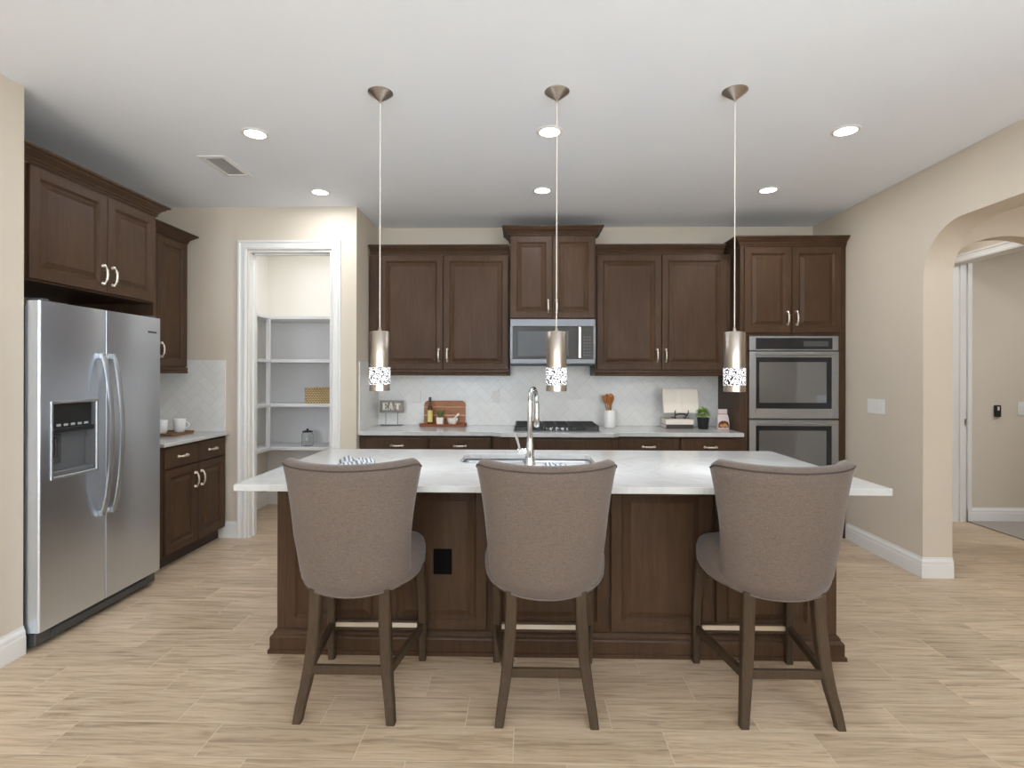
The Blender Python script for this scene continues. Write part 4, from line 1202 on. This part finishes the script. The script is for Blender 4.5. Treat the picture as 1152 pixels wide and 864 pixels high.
# treat bag
t = thing('snack_bag', 'small pinkish-white treat bag with brown picture, beside the oven cabinet', 'bag', (1.795, 4.93, ZT), 0)
bxx, byy = 1.795, 4.93
L = []
for z, w, d in ((0, .050, .024), (.004, .052, .026), (.06, .052, .026), (.105, .049, .020), (.128, .046, .010), (.137, .040, .005), (.139, .041, .005), (.184, .042, .003)):
    L.append([(bxx + x, byy + y, ZT + .0003 + z) for x, y in rrect(-w, -d, w, d, min(.004, d * .8), 2)])
MB().loft(L).build('bag_body', M['bag'], t, smooth=35)
m = MB().prism_y([(bxx - .046, ZT + .018), (bxx + .046, ZT + .018), (bxx + .048, ZT + .045), (bxx + .036, ZT + .070), (bxx + .015, ZT + .080), (bxx - .015, ZT + .080), (bxx - .038, ZT + .068), (bxx - .048, ZT + .045)], byy - .0275, byy - .0262)
m.build('picture', M['bag_dark'], t)
m = MB()
for dx, dz, r_ in ((-.020, .038, .014), (.010, .044, .016), (.028, .032, .012), (-.004, .028, .012)):
    m.loft([[(bxx + dx + r_ * s_ * math.cos(q), y_, ZT + dz + r_ * s_ * math.sin(q)) for q in [2 * PI * i / 14 for i in range(14)]] for y_, s_ in ((byy - .0274, 1), (byy - .0300, .8))])
m.build('picture', M['cookie'], t)
MB().box(bxx - .041, byy - .0072, ZT + .138, bxx + .041, byy - .0030, ZT + .142).build('fold_seam', M['bag_dark'], t)

# ------------------------------------------------------------------ left counter: tray with mugs
t = thing('serving_tray', 'flat brown wooden tray under the white mugs', 'tray', (-2.88, 4.36, ZT))
MB().loft([[(x, y, z) for x, y in rrect(-3.00 + i, 4.19 + i, -2.755 - i, 4.47 - i, .02, 4)] for i, z in ((.004, ZT + .0003), (0, ZT + .006), (0, ZT + .018), (.003, ZT + .020), (.012, ZT + .020), (.014, ZT + .012))]).build('tray_body', M['tray_brown'], t)
def mug(label, x, y, ang):
    t = thing('mug', label, 'mug', (x, y, ZT + .0125), ang, 'mugs on the left counter tray')
    MB().lathe([(.030, 0), (.034, .003), (.041, .020), (.0455, .108), (.0445, .110), (.042, .107), (.037, .016), (.015, .010)], (0, 0, .0003), 28).build('mug_body', M['ceramic'], t, smooth=50, local=True)
    pts = [(.041 + .030 * math.sin(PI * i / 10), 0, .030 + .058 * i / 10) for i in range(11)]
    MB().tube(pts, .0052, 8).build('handle', M['ceramic'], t, smooth=60, local=True)
mug('white mug with its handle towards the pantry door, on the brown tray', -2.835, 4.385, .35)
mug('white mug mostly hidden beside the refrigerator, on the brown tray', -2.905, 4.268, 2.6)

# ------------------------------------------------------------------ towels on the island
def towel(label, cx, cy, w, d, h, seed, rot):
    nx, ny = 26, 20
    t_ = []
    for side in (0, 1):
        for j in range(ny + 1):
            for i in range(nx + 1):
                u, v = -1 + 2 * i / nx, -1 + 2 * j / ny
                edge = max(0, 1 - max(abs(u) ** 2.2, abs(v) ** 2.2))
                p = Vector((u * 1.6 + seed, v * 1.3, seed * .7))
                nz = .5 + .8 * noise.noise(p * 1.3) + .45 * abs(noise.noise(p * 3.1))
                z = .003 + h * edge ** .55 * max(.12, nz)
                wx = u * w * (1 + .10 * noise.noise(p * 1.7 + Vector((5, 0, 0)))); wy = v * d * (1 + .14 * noise.noise(p * 1.9 + Vector((0, 9, 0))))
                t_.append((wx, wy, z if side == 0 else max(.0, z - .003)))
    m = MB(); N = (nx + 1) * (ny + 1); fs = []
    for j in range(ny):
        for i in range(nx):
            a = j * (nx + 1) + i; fs.append((a, a + 1, a + nx + 2, a + nx + 1)); fs.append((N + a, N + a + nx + 1, N + a + nx + 2, N + a + 1))
    ring = list(range(nx + 1)) + [j * (nx + 1) + nx for j in range(1, ny + 1)] + [ny * (nx + 1) + i for i in range(nx - 1, -1, -1)] + [j * (nx + 1) for j in range(ny - 1, 0, -1)]
    for k in range(len(ring)):
        a, b = ring[k], ring[(k + 1) % len(ring)]; fs.append((a, N + a, N + b, b))
    m.add(t_, fs)
    o = m.build('dish_towel', M['towel'], None, smooth=70); o.location = (cx, cy, .9146); o.rotation_euler = (0, 0, rot)
    tag(o, label, 'dish towel')
towel('grey striped dish towel heaped on the island behind the leftmost stool', -.900, 2.86, 0.105, .075, .050, 2.3, .15)
towel('small grey striped dish towel lying beside the faucet', .165, 2.880, .070, .042, .020, 6.1, -.1)
